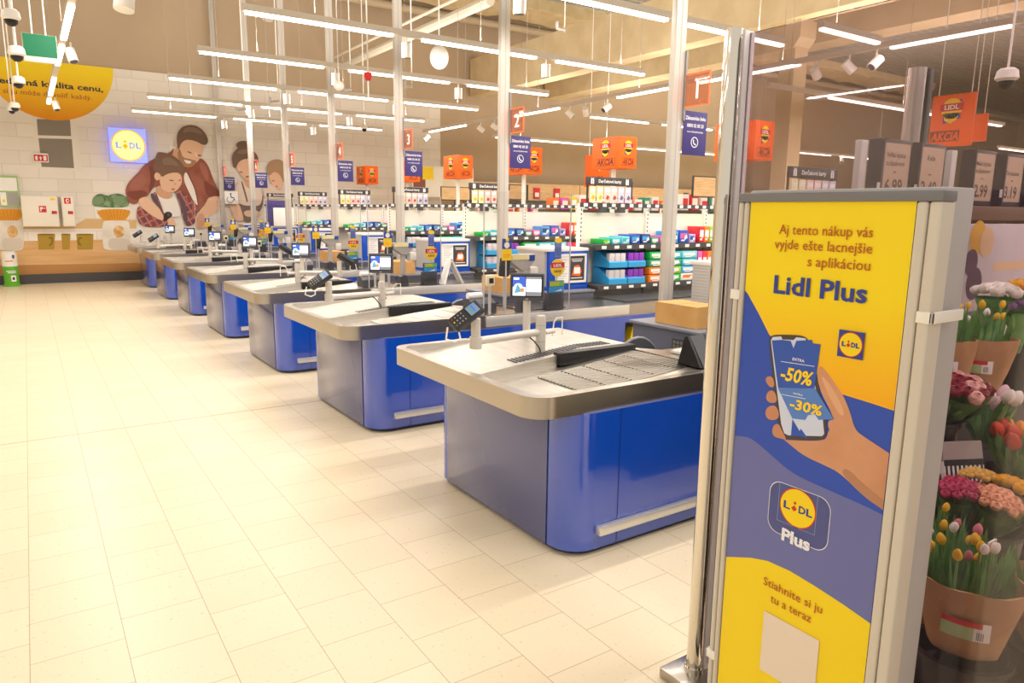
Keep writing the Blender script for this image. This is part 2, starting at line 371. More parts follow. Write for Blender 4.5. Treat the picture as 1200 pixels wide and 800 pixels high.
for x in (10, 14, 18, 22, 27):
    for y in (1.2, -1.8): lamp((x, y, 3.3), 3, TUBE_W * 2.5, 'x')  # added lamps without fixtures, out of view, brighten the shop's right side

# ------------------------------------------------------------------ printed wall picture behind the lanes
PR = {}
def pm(k, c): PR[k] = mat('print_' + k, c, .7); return PR[k]
for k, c in dict(frame='#efe7da', pane='#8f8478', shelfw='#dcb683', wood='#dfb078', woodd='#c08a50', mug='#b08f30', mugd='#8a6c1e', spag='#e8a02e', jar='#e6ddcc', pasta='#e0b070', flour='#d8cdbd', pot='#f1ede2', plant='#5f7f56', plantl='#7f9a70', shadeL='#ddd0c0',
                 jacket='#9a5a4a', jacketd='#834638', shirt='#f3eae2', skin='#ecc0a0', skind='#d9a483', skinl='#f6d3b8', beard='#b0835f', hair='#7a6150', hair2='#82634e', hair3='#b59270', hairl='#917663', spagl='#c98420', jacketl='#ab6b59', line='#5a3c30', white='#fbf5ee', plaid='#8a4743', navy='#63505a', plaidl='#b8605a', lip='#b3625a', watch='#34302f', watchl='#5a5553', apron='#77655a', pink='#e8d3c4').items(): pm(k, c)
noise_colour(PR['plant'], '#54754e', '#8aa57c', 9, .4, .6); noise_colour(PR['wood'], '#d6a469', '#e8bd88', 2.2, stretch=(.3, 1, 4)); noise_colour(PR['jacket'], '#93523f', '#a5634f', 2.5, .4, .6); noise_colour(PR['pasta'], '#d09a55', '#efc890', 8, .4, .6); noise_colour(PR['jar'], '#dcd2c2', '#efe8dc', 3)
def plaid_print(m):
    nt = m.node_tree; b = nt.nodes['Principled BSDF']; tc = nt.nodes.new('ShaderNodeTexCoord'); mp = nt.nodes.new('ShaderNodeMapping'); mp.inputs['Rotation'].default_value = (0, .45, 0)
    br = nt.nodes.new('ShaderNodeTexBrick'); br.offset = 0
    for k, v in (('Scale', 1.), ('Mortar Size', .018), ('Brick Width', .13), ('Row Height', .16)): br.inputs[k].default_value = v
    br.inputs['Color1'].default_value = lin('#8f4a44'); br.inputs['Color2'].default_value = lin('#6b4650'); br.inputs['Mortar'].default_value = lin('#b9786e')
    sp = nt.nodes.new('ShaderNodeSeparateXYZ'); cb = nt.nodes.new('ShaderNodeCombineXYZ')
    nt.links.new(tc.outputs['Object'], mp.inputs[0]); nt.links.new(mp.outputs[0], sp.inputs[0]); nt.links.new(sp.outputs['X'], cb.inputs['X']); nt.links.new(sp.outputs['Z'], cb.inputs['Y']); nt.links.new(cb.outputs[0], br.inputs['Vector']); nt.links.new(br.outputs['Color'], b.inputs['Base Color'])
plaid_print(PR['plaid'])
def brick_print():
    m = mat('print_white_brick', '#efe7db', .7); nt = m.node_tree; b = nt.nodes['Principled BSDF']
    tc = nt.nodes.new('ShaderNodeTexCoord'); sp = nt.nodes.new('ShaderNodeSeparateXYZ'); cb = nt.nodes.new('ShaderNodeCombineXYZ')
    nt.links.new(tc.outputs['Object'], sp.inputs[0]); nt.links.new(sp.outputs['X'], cb.inputs['X']); nt.links.new(sp.outputs['Z'], cb.inputs['Y'])
    br = nt.nodes.new('ShaderNodeTexBrick')
    for k, v in (('Scale', 1.), ('Mortar Size', .012), ('Mortar Smooth', .6), ('Brick Width', .62), ('Row Height', .27)): br.inputs[k].default_value = v
    br.inputs['Color1'].default_value = lin('#f3ebe0'); br.inputs['Color2'].default_value = lin('#eae1d5'); br.inputs['Mortar'].default_value = lin('#e2d8cb')
    nt.links.new(cb.outputs[0], br.inputs['Vector']); nt.links.new(br.outputs['Color'], b.inputs['Base Color']); return m
MURAL=[
('frame',[(0.291,3.409),(1.058,3.471),(1.08,2.343),(0.269,2.353)]),
('pane',[(0.364,3.34),(0.947,3.368),(0.938,3.041),(0.358,3.02)]),
('pane',[(0.36,2.961),(0.944,2.981),(0.937,2.389),(0.364,2.391)]),
('shelfw',[(-0.109,1.205),(0.85,1.205),(1.057,1.34),(2.035,1.321),(2.022,1.134),(-0.098,1.131)]),
('wood',[(-0.767,0.823),(-0.121,0.879),(1.669,0.903),(2.076,0.709),(2.148,0.518),(2.131,0.279),(-0.81,0.375)]),
('woodd',[(-0.808,0.396),(1.966,0.37),(2.177,0.326),(2.164,0.134),(-0.827,0.203)]),
('mug',[(0.168,1.016),(0.479,1.014),(0.437,0.702),(0.162,0.699)]),
('mugd',[(0.169,1.03),(0.481,1.027),(0.478,0.996),(0.166,0.999)]),
('mug',[(0.59,1.013),(0.756,1.012),(0.714,0.697),(0.585,0.691)]),
('mugd',[(0.591,1.027),(0.757,1.025),(0.754,0.994),(0.588,0.995)]),
('mug',[(0.861,1.011),(1.181,1.009),(1.139,0.689),(0.857,0.685)]),
('mugd',[(0.862,1.025),(1.182,1.022),(1.179,0.991),(0.859,0.993)]),
('mugd',[(0.361,0.962),(0.43,0.97),(0.437,0.872),(0.39,0.775),(0.345,0.775),(0.355,0.806),(0.387,0.828),(0.408,0.895),(0.396,0.926),(0.358,0.926)]),
('mugd',[(0.965,0.947),(0.907,0.957),(0.87,0.889),(0.877,0.785),(0.931,0.766),(0.941,0.798),(0.912,0.821),(0.9,0.875),(0.923,0.916),(0.962,0.911)]),
('pot',[(1.236,1.589),(1.929,1.589),(1.877,1.343),(1.249,1.354)]),
('plant',[(1.195,1.679),(1.254,1.824),(1.379,1.885),(1.516,1.829),(1.579,1.867),(1.744,1.889),(1.872,1.828),(1.93,1.714),(1.888,1.598),(1.638,1.576),(1.236,1.589)]),
('plantl',[(1.246,1.725),(1.314,1.816),(1.415,1.827),(1.447,1.728),(1.359,1.636),(1.271,1.635)]),
('plantl',[(1.591,1.754),(1.679,1.842),(1.802,1.826),(1.855,1.713),(1.746,1.633),(1.624,1.649)]),
('spag',[(1.252,1.544),(1.961,1.562),(1.871,1.367),(1.761,1.287),(1.412,1.287),(1.338,1.364)]),
('jar',[(1.363,1.273),(1.455,1.31),(1.846,1.311),(1.896,1.251),(1.872,0.713),(1.775,0.644),(1.404,0.666),(1.327,0.723)]),
('pasta',[(1.588,1.181),(1.692,1.204),(1.778,1.135),(1.756,0.949),(1.609,0.927),(1.556,1.043)]),
('flour',[(1.447,0.905),(1.61,0.941),(1.87,0.901),(1.847,0.713),(1.755,0.659),(1.446,0.674)]),
('spag',[(-0.605,1.523),(0.012,1.539),(-0.07,1.357),(-0.167,1.283),(-0.47,1.282),(-0.534,1.354)]),
('jar',[(-0.514,1.269),(-0.433,1.304),(-0.093,1.305),(-0.051,1.248),(-0.082,0.747),(-0.168,0.683),(-0.49,0.703),(-0.556,0.756)]),
('pasta',[(-0.32,1.184),(-0.228,1.205),(-0.155,1.14),(-0.178,0.967),(-0.306,0.946),(-0.35,1.055)]),
('flour',[(-0.448,0.926),(-0.305,0.959),(-0.08,0.922),(-0.104,0.748),(-0.185,0.697),(-0.454,0.711)]),
('spagl',[(1.278,1.527),(1.29,1.527),(1.474,1.301),(1.466,1.301)]),
('spagl',[(1.355,1.527),(1.367,1.528),(1.511,1.301),(1.503,1.301)]),
('spagl',[(1.431,1.528),(1.443,1.528),(1.548,1.301),(1.539,1.301)]),
('spagl',[(1.508,1.529),(1.521,1.529),(1.584,1.301),(1.576,1.301)]),
('spagl',[(1.586,1.53),(1.598,1.53),(1.621,1.301),(1.613,1.301)]),
('spagl',[(1.664,1.531),(1.676,1.531),(1.658,1.301),(1.65,1.301)]),
('spagl',[(1.742,1.532),(1.754,1.532),(1.696,1.301),(1.687,1.301)]),
('spagl',[(1.821,1.533),(1.833,1.533),(1.733,1.301),(1.724,1.301)]),
('spagl',[(1.9,1.533),(1.912,1.534),(1.77,1.301),(1.762,1.301)]),
('spagl',[(-0.582,1.506),(-0.572,1.506),(-0.416,1.295),(-0.423,1.295)]),
('spagl',[(-0.516,1.507),(-0.505,1.507),(-0.384,1.295),(-0.391,1.295)]),
('spagl',[(-0.449,1.508),(-0.438,1.508),(-0.352,1.295),(-0.359,1.295)]),
('spagl',[(-0.382,1.508),(-0.371,1.509),(-0.32,1.295),(-0.327,1.295)]),
('spagl',[(-0.314,1.509),(-0.304,1.509),(-0.288,1.295),(-0.295,1.295)]),
('spagl',[(-0.247,1.51),(-0.236,1.51),(-0.256,1.296),(-0.263,1.295)]),
('spagl',[(-0.178,1.511),(-0.168,1.511),(-0.224,1.296),(-0.231,1.296)]),
('spagl',[(-0.11,1.511),(-0.099,1.512),(-0.191,1.296),(-0.198,1.296)]),
('spagl',[(-0.041,1.512),(-0.03,1.512),(-0.159,1.296),(-0.166,1.296)]),
('shadeL',[(4.928,6.068),(5.198,6.1),(5.261,5.884),(4.967,5.888)]),
('jacket',[(2.803,2.796),(2.904,2.932),(2.863,2.767),(2.959,2.592),(3.075,2.465),(3.372,2.661),(3.456,2.731),(3.592,2.588),(3.686,2.255),(3.845,1.884),(3.711,1.847),(3.547,1.844),(3.472,1.672),(3.332,1.501),(3.231,1.432),(3.017,1.565),(2.886,1.963),(2.466,2.083),(2.334,1.917),(2.298,1.834),(2.147,1.808),(2.052,1.645),(1.903,1.681),(1.855,1.905),(1.891,2.066),(2.032,2.246),(2.158,2.363),(2.241,2.495),(2.492,2.673)]),
('jacketd',[(3.474,2.247),(3.598,2.15),(3.787,2.02),(3.839,1.891),(3.712,1.864),(3.548,1.851),(3.49,1.978)]),
('jacketd',[(2.348,2.532),(2.476,2.44),(2.47,2.148),(2.383,1.983),(2.331,1.884),(2.328,2.046),(2.385,2.21)]),
('jacketd',[(1.878,1.938),(2.039,1.942),(2.219,1.979),(2.316,1.884),(2.148,1.815),(2.053,1.732),(1.912,1.81)]),
('jacketl',[(3.402,2.629),(3.497,2.617),(3.584,2.453),(3.6,2.184),(3.507,2.248),(3.422,2.446)]),
('jacketl',[(1.965,2.132),(2.153,2.299),(2.272,2.303),(2.288,2.11),(2.1,1.976),(1.924,1.971)]),
('shirt',[(3.075,2.366),(3.121,2.401),(3.202,2.238),(3.283,2.006),(3.331,1.636),(3.248,1.703),(3.138,1.969),(3.052,2.2)]),
('jacketd',[(3.121,2.401),(3.151,2.419),(3.218,2.239),(3.299,2.007),(3.341,1.653),(3.321,1.636),(3.277,2.006),(3.187,2.238)]),
('skind',[(2.832,2.765),(2.95,2.918),(3.006,2.84),(3.109,2.506),(3.015,2.496),(2.885,2.637)]),
('skin',[(3.002,3.002),(3.116,3.097),(3.242,3.115),(3.398,3.075),(3.523,3.033),(3.503,2.916),(3.47,2.808),(3.411,2.679),(3.302,2.568),(3.187,2.497),(3.079,2.515),(2.99,2.593),(2.957,2.755)]),
('skin',[(2.993,3.008),(2.986,2.973),(2.973,2.943),(2.956,2.927),(2.938,2.926),(2.923,2.941),(2.914,2.968),(2.912,3.003),(2.919,3.039),(2.932,3.068),(2.949,3.085),(2.967,3.086),(2.982,3.071),(2.991,3.043)]),
('beard',[(2.989,2.904),(3.025,2.89),(3.048,2.76),(3.097,2.703),(3.184,2.695),(3.293,2.667),(3.364,2.644),(3.302,2.555),(3.187,2.493),(3.078,2.508),(2.99,2.587),(2.956,2.739)]),
('white',[(3.082,2.67),(3.166,2.651),(3.25,2.638),(3.215,2.58),(3.145,2.581),(3.104,2.618)]),
('hair',[(2.962,2.967),(2.965,3.146),(3.011,3.278),(3.104,3.389),(3.263,3.442),(3.419,3.421),(3.541,3.331),(3.633,3.156),(3.603,3.028),(3.505,3.009),(3.398,3.075),(3.242,3.115),(3.116,3.091),(3.032,2.988),(3.003,2.888),(2.973,2.903)]),
('hairl',[(3.133,3.352),(3.292,3.402),(3.447,3.358),(3.551,3.233),(3.409,3.257),(3.254,3.295),(3.094,3.236)]),
('line',[(3.17,2.858),(3.262,2.83),(3.261,2.807),(3.168,2.835)]),
('line',[(3.374,2.793),(3.469,2.782),(3.461,2.758),(3.372,2.767)]),
('skinl',[(3.321,2.857),(3.367,2.836),(3.393,2.745),(3.329,2.735)]),
('skin',[(2.083,1.733),(2.162,1.809),(2.283,1.834),(2.408,1.689),(2.609,1.52),(2.628,1.344),(2.547,1.288),(2.329,1.425),(2.16,1.571)]),
('skin',[(2.658,1.334),(2.755,1.395),(2.816,1.278),(2.827,1.16),(2.725,1.177),(2.623,1.261)]),
('skin',[(3.546,1.827),(3.713,1.881),(3.85,1.843),(3.838,1.643),(3.69,1.497),(3.527,1.4),(3.453,1.262),(3.539,1.159),(3.407,1.142),(3.274,1.091),(3.236,1.262),(3.279,1.432),(3.385,1.586),(3.489,1.69)]),
('skind',[(3.295,1.432),(3.429,1.502),(3.453,1.262),(3.392,1.159),(3.281,1.098),(3.246,1.262)]),
('plaid',[(2.377,1.885),(2.451,1.952),(2.511,1.773),(2.603,1.427),(2.682,1.228),(2.554,1.161),(2.116,1.168),(2.027,1.374),(2.075,1.635),(2.16,1.581),(2.329,1.425),(2.547,1.288),(2.595,1.394),(2.465,1.641)]),
('plaid',[(2.853,1.929),(2.952,2.014),(3.188,1.769),(3.304,1.568),(3.263,1.432),(3.234,1.228),(3.022,1.16),(2.974,1.396),(2.929,1.664)]),
('navy',[(2.331,1.884),(2.409,1.918),(2.488,1.756),(2.579,1.527),(2.52,1.559),(2.408,1.689)]),
('navy',[(2.898,1.897),(3.003,1.833),(3.08,1.566),(3.077,1.262),(3.027,1.228),(2.983,1.531)]),
('plaidl',[(3.039,1.9),(3.098,1.834),(3.144,1.566),(3.117,1.553),(3.077,1.767)]),
('plaidl',[(3.184,1.702),(3.242,1.601),(3.195,1.364),(3.163,1.364),(3.195,1.567)]),
('plaidl',[(2.124,1.489),(2.236,1.392),(2.234,1.359),(2.109,1.443)]),
('plaidl',[(2.338,1.343),(2.469,1.261),(2.461,1.228),(2.327,1.307)]),
('shirt',[(2.454,1.919),(2.569,1.817),(2.767,1.805),(2.849,1.863),(2.927,1.631),(2.958,1.379),(2.602,1.411),(2.558,1.659)]),
('skind',[(2.523,2.117),(2.64,1.973),(2.791,1.928),(2.766,1.788),(2.567,1.791),(2.454,1.919)]),
('skin',[(2.554,2.265),(2.601,2.283),(2.696,2.335),(2.884,2.392),(3.011,2.337),(3.015,2.166),(2.962,2.064),(2.894,1.98),(2.791,1.928),(2.639,1.957),(2.561,2.053)]),
('skin',[(2.582,2.282),(2.573,2.242),(2.552,2.21),(2.524,2.191),(2.495,2.19),(2.469,2.207),(2.453,2.238),(2.449,2.277),(2.459,2.317),(2.479,2.35),(2.507,2.368),(2.537,2.369),(2.562,2.353),(2.579,2.322)]),
('hair2',[(2.489,2.635),(2.545,2.792),(2.583,2.807),(2.697,2.8),(2.877,2.745),(3.037,2.595),(3.111,2.44),(3.061,2.339),(2.883,2.385),(2.695,2.329),(2.614,2.257),(2.56,2.347),(2.456,2.375),(2.442,2.52)]),
('hairl',[(2.628,2.674),(2.783,2.714),(2.929,2.607),(2.984,2.494),(2.802,2.552),(2.647,2.513)]),
('line',[(2.749,2.216),(2.846,2.2),(2.839,2.18),(2.747,2.193)]),
('line',[(2.94,2.213),(2.991,2.224),(2.99,2.204),(2.945,2.193)]),
('skind',[(2.862,2.161),(2.891,2.122),(2.864,2.095),(2.834,2.107)]),
('lip',[(2.773,2.02),(2.866,2.022),(2.832,1.981),(2.783,1.993)]),
('watch',[(2.608,1.494),(2.717,1.512),(2.776,1.429),(2.665,1.335),(2.587,1.288),(2.569,1.377)]),
('watchl',[(2.643,1.468),(2.705,1.481),(2.733,1.428),(2.668,1.388)]),
('apron',[(4.198,1.755),(4.791,2.028),(4.806,1.667),(4.492,1.269),(4.315,1.268),(4.281,1.53)]),
('pink',[(3.953,1.847),(4.055,2.009),(4.254,2.207),(4.353,2.275),(4.422,2.083),(4.55,2.087),(4.636,2.187),(4.791,2.028),(4.747,1.666),(4.512,1.663),(4.352,1.661),(4.228,1.724),(4.07,1.721)]),
('skin',[(3.967,1.831),(4.109,1.85),(4.227,1.707),(4.281,1.53),(4.326,1.295),(4.141,1.294),(4.056,1.463)]),
('skind',[(4.337,2.274),(4.463,2.253),(4.572,2.308),(4.56,2.081),(4.421,2.067)]),
('skin',[(4.205,2.572),(4.265,2.686),(4.41,2.757),(4.568,2.739),(4.645,2.608),(4.609,2.413),(4.565,2.308),(4.463,2.256),(4.354,2.3),(4.26,2.431)]),
('hair',[(4.132,2.61),(4.121,2.806),(4.233,2.969),(4.393,3.035),(4.58,2.973),(4.727,2.837),(4.719,2.675),(4.655,2.56),(4.594,2.75),(4.41,2.75),(4.264,2.67),(4.209,2.525),(4.147,2.538)]),
('hair',[(4.56,3.067),(4.541,3.022),(4.493,2.984),(4.426,2.96),(4.353,2.956),(4.288,2.972),(4.245,3.005),(4.231,3.048),(4.25,3.093),(4.297,3.131),(4.363,3.154),(4.436,3.159),(4.502,3.143),(4.546,3.11)]),
('hairl',[(4.228,2.874),(4.359,2.976),(4.516,2.953),(4.48,2.872),(4.32,2.848)]),
('apron',[(4.296,2.215),(4.326,2.258),(4.399,1.954),(4.437,1.759),(4.403,1.726),(4.366,1.92)]),
('line',[(4.274,2.457),(4.346,2.447),(4.345,2.425),(4.273,2.435)]),
('line',[(4.476,2.504),(4.557,2.52),(4.556,2.498),(4.478,2.478)]),
('lip',[(4.395,2.347),(4.51,2.364),(4.482,2.318),(4.424,2.309)]),
('skin',[(4.313,1.53),(4.508,1.571),(4.701,1.534),(4.694,1.402),(4.434,1.393),(4.34,1.432)]),
('pink',[(4.81,2.094),(4.966,2.246),(5.122,2.053),(5.29,2.041),(5.394,2.11),(5.469,1.878),(4.812,1.799)]),
('skin',[(4.946,2.393),(5.076,2.489),(5.241,2.453),(5.304,2.207),(5.23,2.073),(5.123,2.063),(5.028,2.166),(4.961,2.295)]),
('hair3',[(4.904,2.473),(4.919,2.646),(5.05,2.762),(5.256,2.782),(5.384,2.647),(5.376,2.309),(5.297,2.201),(5.223,2.419),(5.076,2.489),(4.954,2.354)]),
('line',[(5.017,2.281),(5.082,2.26),(5.078,2.24),(5.016,2.261)]),
('lip',[(5.1,2.142),(5.154,2.157),(5.138,2.11),(5.108,2.109)]),
]
HARD = ('frame', 'pane', 'shelfw', 'wood', 'woodd', 'mug', 'pot', 'spagl')
mb = MB()
mb.box(-7, 17.985, .19, 9.65, 18.02, 4.49, brick_print())
fr = Frame((0, 17.985, 0), (1, 0, 0), (0, 0, 1))
circ = [(.67 + 1.15 * math.cos(math.radians(a)), 4.488 + 1.15 * math.sin(math.radians(a))) for a in range(180, 361, 6)]
gy = grad_z(mat('print_yellow_circle', '#ffcf10', .6), 3.35, 4.3, '#f29a08', '#f7d513')
mb.poly(fr, circ, gy, 2, .0015)
for i, (k, p) in enumerate(MURAL): mb.poly(fr, p if k in HARD else soft(p), PR[k], 4 + i, .0005)
mb.text(fr, 'vtedy má kvalita cenu,', 1.60, 3.985, mat('print_dark_text', '#3d3a3c', .6), 1.98, .115, 4, .0015, .025, 'r')
mb.text(fr, 'že si ju môže dovoliť každý.', 1.38, 3.80, mat('print_brown_text', '#b0602a', .6), 1.72, .095, 4, .0015, .004, 'r')
tag(mb.build('wall_mural', at=(0, 18, 0), smooth=0), 'huge printed kitchen picture of a family cooking, covering the far wall', 'wall picture')

def box_sign():                                                         # back-lit emblem box
    t = thing('illuminated_sign', 'square backlit blue and yellow logo box on the far wall picture', 'sign', (1.97, 17.88, 2.56))
    MB().box(1.62, 17.84, 2.56, 2.33, 17.97, 3.25, mat('sign_case_blue', '#5660e8', .4, emit=.9)).build('case', t)
    mb = MB(); f2 = Frame((1.975, 17.84, 2.905), (1, 0, 0), (0, 0, 1))
    logo(mb, f2, 0, 0, .71, 1, .002, (mat('lit_blue', '#8f9dff', .4, emit=.75), mat('lit_yellow', '#ffe98a', .4, emit=.95), mat('lit_amber', '#f2a60a', .4, emit=.7), mat('lit_letter', '#90a6e0', .4, emit=.55)))
    mb.build('face', t, smooth=0)
    l = bpy.data.lights.new('sign_glow', 'AREA'); l.shape = 'SQUARE'; l.size = .8; l.energy = 6; l.color = (.35, .4, 1)
    o = bpy.data.objects.new('sign_glow', l); COL.objects.link(o); o.location = (1.975, 17.90, 2.905); o.rotation_euler = (-PI / 2, 0, 0)
box_sign()
# ------------------------------------------------------------------ things on and before the far wall
def cabinet(x0, x1, z0, z1, label, sym):
    t = thing('hydrant_cabinet', label, 'fire cabinet', ((x0 + x1) / 2, 17.7, z0)); y = 17.72
    MB().rbox(x0, y, z0, x1, 17.98, z1, .008, mat('cabinet_cream', '#f3ebdb', .4)).build('body', t)
    MB().rbox(x0 + .012, y - .015, z0 + .012, x1 - .012, y - .001, z1 - .012, .004, mat('cabinet_cream', '#f3ebdb', .4)).build('door', t)
    fr = Frame((0, y - .015, 0), (1, 0, 0), (0, 0, 1)); mb = MB(); cx = (x0 + x1) / 2
    if sym == 'hose':
        mb.rect(fr, cx - .02, 1.47, cx + .11, 1.60, red, 1, .001); mb.rect(fr, cx, 1.535, cx + .05, 1.575, whitep, 2, .001); mb.rect(fr, cx, 1.49, cx + .02, 1.54, whitep, 2, .001); mb.rect(fr, cx + .065, 1.545, cx + .095, 1.56, whitep, 2, .001)
        mb.rect(fr, x1 - .13, 1.72, x1 - .04, 1.765, yellow, 1, .001)
    else:
        mb.rect(fr, cx - .06, 1.65, cx + .06, 1.77, red, 1, .001); mb.disc(fr, cx, 1.71, .03, whitep, 2, .001, 14, .045); mb.disc(fr, cx + .005, 1.71, .015, red, 3, .001, 12, .03)
    mb.build('safety_label', t, smooth=0)
    mb = MB().box(x1 - .10, y - .03, 1.44, x1 - .03, y - .015, 1.50, red); mb.box(x1 - .12, y - .03, 1.44, x1 - .10, y - .015, 1.50, dark); mb.build('latch', t)
cabinet(-.06, .575, 1.18, 1.80, 'wide cream fire hose cabinet with red symbol on the far wall', 'hose')
cabinet(.635, .86, 1.18, 1.80, 'narrow cream extinguisher cabinet right of the fire hose cabinet', 'ext')
t = thing('emergency_sign', 'small red and white emergency sign on the far wall picture', 'sign', (.37, 17.9, 2.49))
MB().rbox(.23, 17.9, 2.48, .50, 17.97, 2.66, .008, whitep).build('case', t)
fr = Frame((0, 17.9, 0), (1, 0, 0), (0, 0, 1)); mb = MB().rect(fr, .245, 2.50, .485, 2.63, red, 1, .001)
mb.rect(fr, .27, 2.52, .31, 2.60, whitep, 2, .001); mb.poly(fr, [(.33, 2.56), (.36, 2.60), (.39, 2.56), (.37, 2.56), (.37, 2.52), (.35, 2.52), (.35, 2.56)], whitep, 2, .001); mb.rect(fr, .41, 2.52, .46, 2.61, whitep, 2, .001)
mb.build('pictogram', t, smooth=0)
t = thing('wall_board', 'grey framed notice board with green edge, far left wall', 'notice board', (-.22, 17.9, 1.58))
MB().box(-.40, 17.9, 1.58, -.07, 17.97, 2.19, mat('frame_lime', '#9fc27a', .5)).build('frame', t)
fr = Frame((0, 17.9, 0), (1, 0, 0), (0, 0, 1))
MB().rect(fr, -.39, 1.60, -.29, 1.86, whitep, 1, .001).rect(fr, -.27, 1.60, -.09, 1.86, grey, 1, .001).rect(fr, -.39, 1.89, -.09, 2.15, whitep, 1, .001).rect(fr, -.36, 1.66, -.32, 1.72, yellow, 2, .001).build('paper', t, smooth=0)
t = thing('battery_bin', 'round green and white recycling tube standing at the far left', 'recycling bin', (-.35, 17.6, 0))
MB().lathe((-.35, 17.6, 0), [(.15, 0), (.15, .03), (.13, .05), (.13, .40)], mat('bin_green', '#62b02c', .45), 24).build('tube', t)
MB().lathe((-.35, 17.6, 0), [(.13, .40), (.13, .66), (.10, .70), (.001, .70)], white, 24).build('cap', t)
fr = Frame((-.35, 17.468, 0), (1, 0, 0), (0, 0, 1))
MB().rect(fr, .0, .10, .08, .22, whitep, 1, .001).rect(fr, .02, .13, .06, .19, dark, 2, .001).rect(fr, -.07, .30, .09, .315, whitep, 1, .001).rect(fr, -.05, .27, .09, .285, whitep, 1, .001).rect(fr, -.07, .50, .06, .515, red, 1, .001).poly(fr, [(.04, .60), (.07, .64), (.10, .60), (.085, .60), (.085, .56), (.055, .56), (.055, .60)], navy, 1, .001).build('label', t, smooth=0)
# security cameras on rods along the entrance aisle
def dome_camera(p, label, top=7.0, s=1.0):
    t = thing('security_camera', label, 'security camera', p, 'dome security cameras'); x, y, z = p
    MB().cyl((x, y, z + .1 * s), (x, y, top), .010 * s, white, 8).build('rod', t)
    MB().lathe(p, [(.001, .10 * s), (.05 * s, .10 * s), (.075 * s, .08 * s), (.085 * s, .02 * s), (.06 * s, 0)], white, 20).build('housing', t)
    MB().lathe(p, [(.06 * s, 0), (.055 * s, -.03 * s), (.03 * s, -.055 * s), (.001, -.062 * s)], black, 18).build('dome', t)
CN = ['nearest', 'second', 'third', 'fourth', 'farthest']
for i, (x, y, z) in enumerate([(.03, 5.0, 2.60), (.055, 7.0, 2.74), (.06, 9.0, 2.80), (.01, 11.5, 2.83), (-.03, 14, 3.05)]):
    dome_camera((x, y, z), 'white dome camera on a rod at far left, %s of the five' % CN[i], 7.0, .56 if i == 0 else .72)
dome_camera((3.46, 1.46, 2.16), 'white dome camera hanging top right, above the gate glass', 7.0, .52)
dome_camera((6.0, 14.5, 3.25), 'small white dome camera on a thin rod beyond the second tall post', 7.0, .9)
t = thing('exit_sign', 'green hanging exit sign with white lower edge at upper left', 'sign', (.21, 7.07, 2.72))
MB().rbox(.10, 7.05, 2.72, .33, 7.09, 2.93, .004, white).build('case', t)
fr = Frame((.215, 7.05, 2.83), (1, 0, 0), (0, 0, 1)); MB().rect(fr, -.112, -.07, .112, .098, green, 1, .001).build('face', t, smooth=0)
for x in (.17, .26): MB().cyl((x, 7.07, 2.93), (x, 7.07, 7), .006, white, 6).build('suspension_wire', t)
t = thing('loudspeaker', 'white cylinder loudspeaker hanging at the top edge left', 'loudspeaker', (.94, 8, 3.4))
MB().cyl((.94, 8, 3.42), (.99, 8.05, 3.75), .09, white, 24).build('housing', t); MB().cyl((.97, 8.03, 3.7), (.97, 8.03, 7), .012, white, 8).build('rod', t)
t = thing('loudspeaker', 'white ball loudspeaker beside the third tall post from the left', 'loudspeaker', (3.02, 8, 2.94))
MB().ball((3.02, 8, 2.95), .055, white, seg=20, rings=12).build('housing', t); MB().cyl((3.02, 8, 3.0), (3.02, 8, 7), .005, white, 6).build('rod', t)
t = thing('alarm_bell', 'small red alarm on a thin rod between tall posts', 'alarm', (3.37, 8, 3.05))
MB().lathe((3.37, 8, 3.04), [(.001, 0), (.03, .01), (.045, .06), (.045, .09), (.001, .1)], red, 16).build('bell', t); MB().cyl((3.37, 8, 2.84), (3.37, 8, 7), .008, white, 6).build('rod', t)
t = thing('loudspeaker', 'white horn loudspeaker high behind the second tall post', 'loudspeaker', (6.2, 11.3, 4.05))
MB().ball((6.05, 11.3, 4.15), .16, white, (1, 1, 1.2), 20, 12).build('housing', t); MB().cyl((6.05, 11.3, 4.3), (6.05, 11.3, 7), .01, white, 6).build('rod', t)
for i, (x, y, z, s) in enumerate([(6.1, 8, 3.98, .28), (4.6, 9.5, 3.3, .2), (3.9, 10, 3.25, .18), (3.6, 12.5, 3.35, .2), (3.3, 13.5, 3.3, .2)]):
    t = thing('ceiling_sensor', 'small grey tube bracket hanging below the roof, %s of five from the right' % ['first', 'second', 'third', 'fourth', 'fifth'][i], 'sensor', (x, y, z))
    MB().tube([(x - s * .5, y - .1, z - .03), (x + s * .5, y + .1, z + .03)], .02, lgrey, 8).build('bar', t)
    MB().cyl((x + s * .5, y + .1, z), (x + s * .5, y + .1, 7), .008, white, 6).build('rod', t); MB().cyl((x - s * .5, y - .1, z - .04), (x - s * .5, y - .1, z + .05), .02, lgrey, 8).build('clamp', t)
# ------------------------------------------------------------------ the checkout lanes: one kit, copied lane by lane
PITCH = 2.26
LP = ['at the nearest checkout', 'at the second nearest checkout', 'at the third nearest checkout', 'at the middle checkout', 'at the third farthest checkout', 'at the second farthest checkout', 'at the farthest checkout']
def lanes(root, base, group, which, over=None):                         # first lane of `which` is the built one
    for k in which:
        lab = base + ' ' + LP[k]
        if k == which[0]: root['label'] = lab; root['group'] = group; root.location.y += PITCH * k; r = root
        else: r = dup(root, (0, PITCH * (k - which[0]), 0), lab)
        if over: over(r, k)
ALL = list(range(7)); FROM2 = list(range(1, 7))

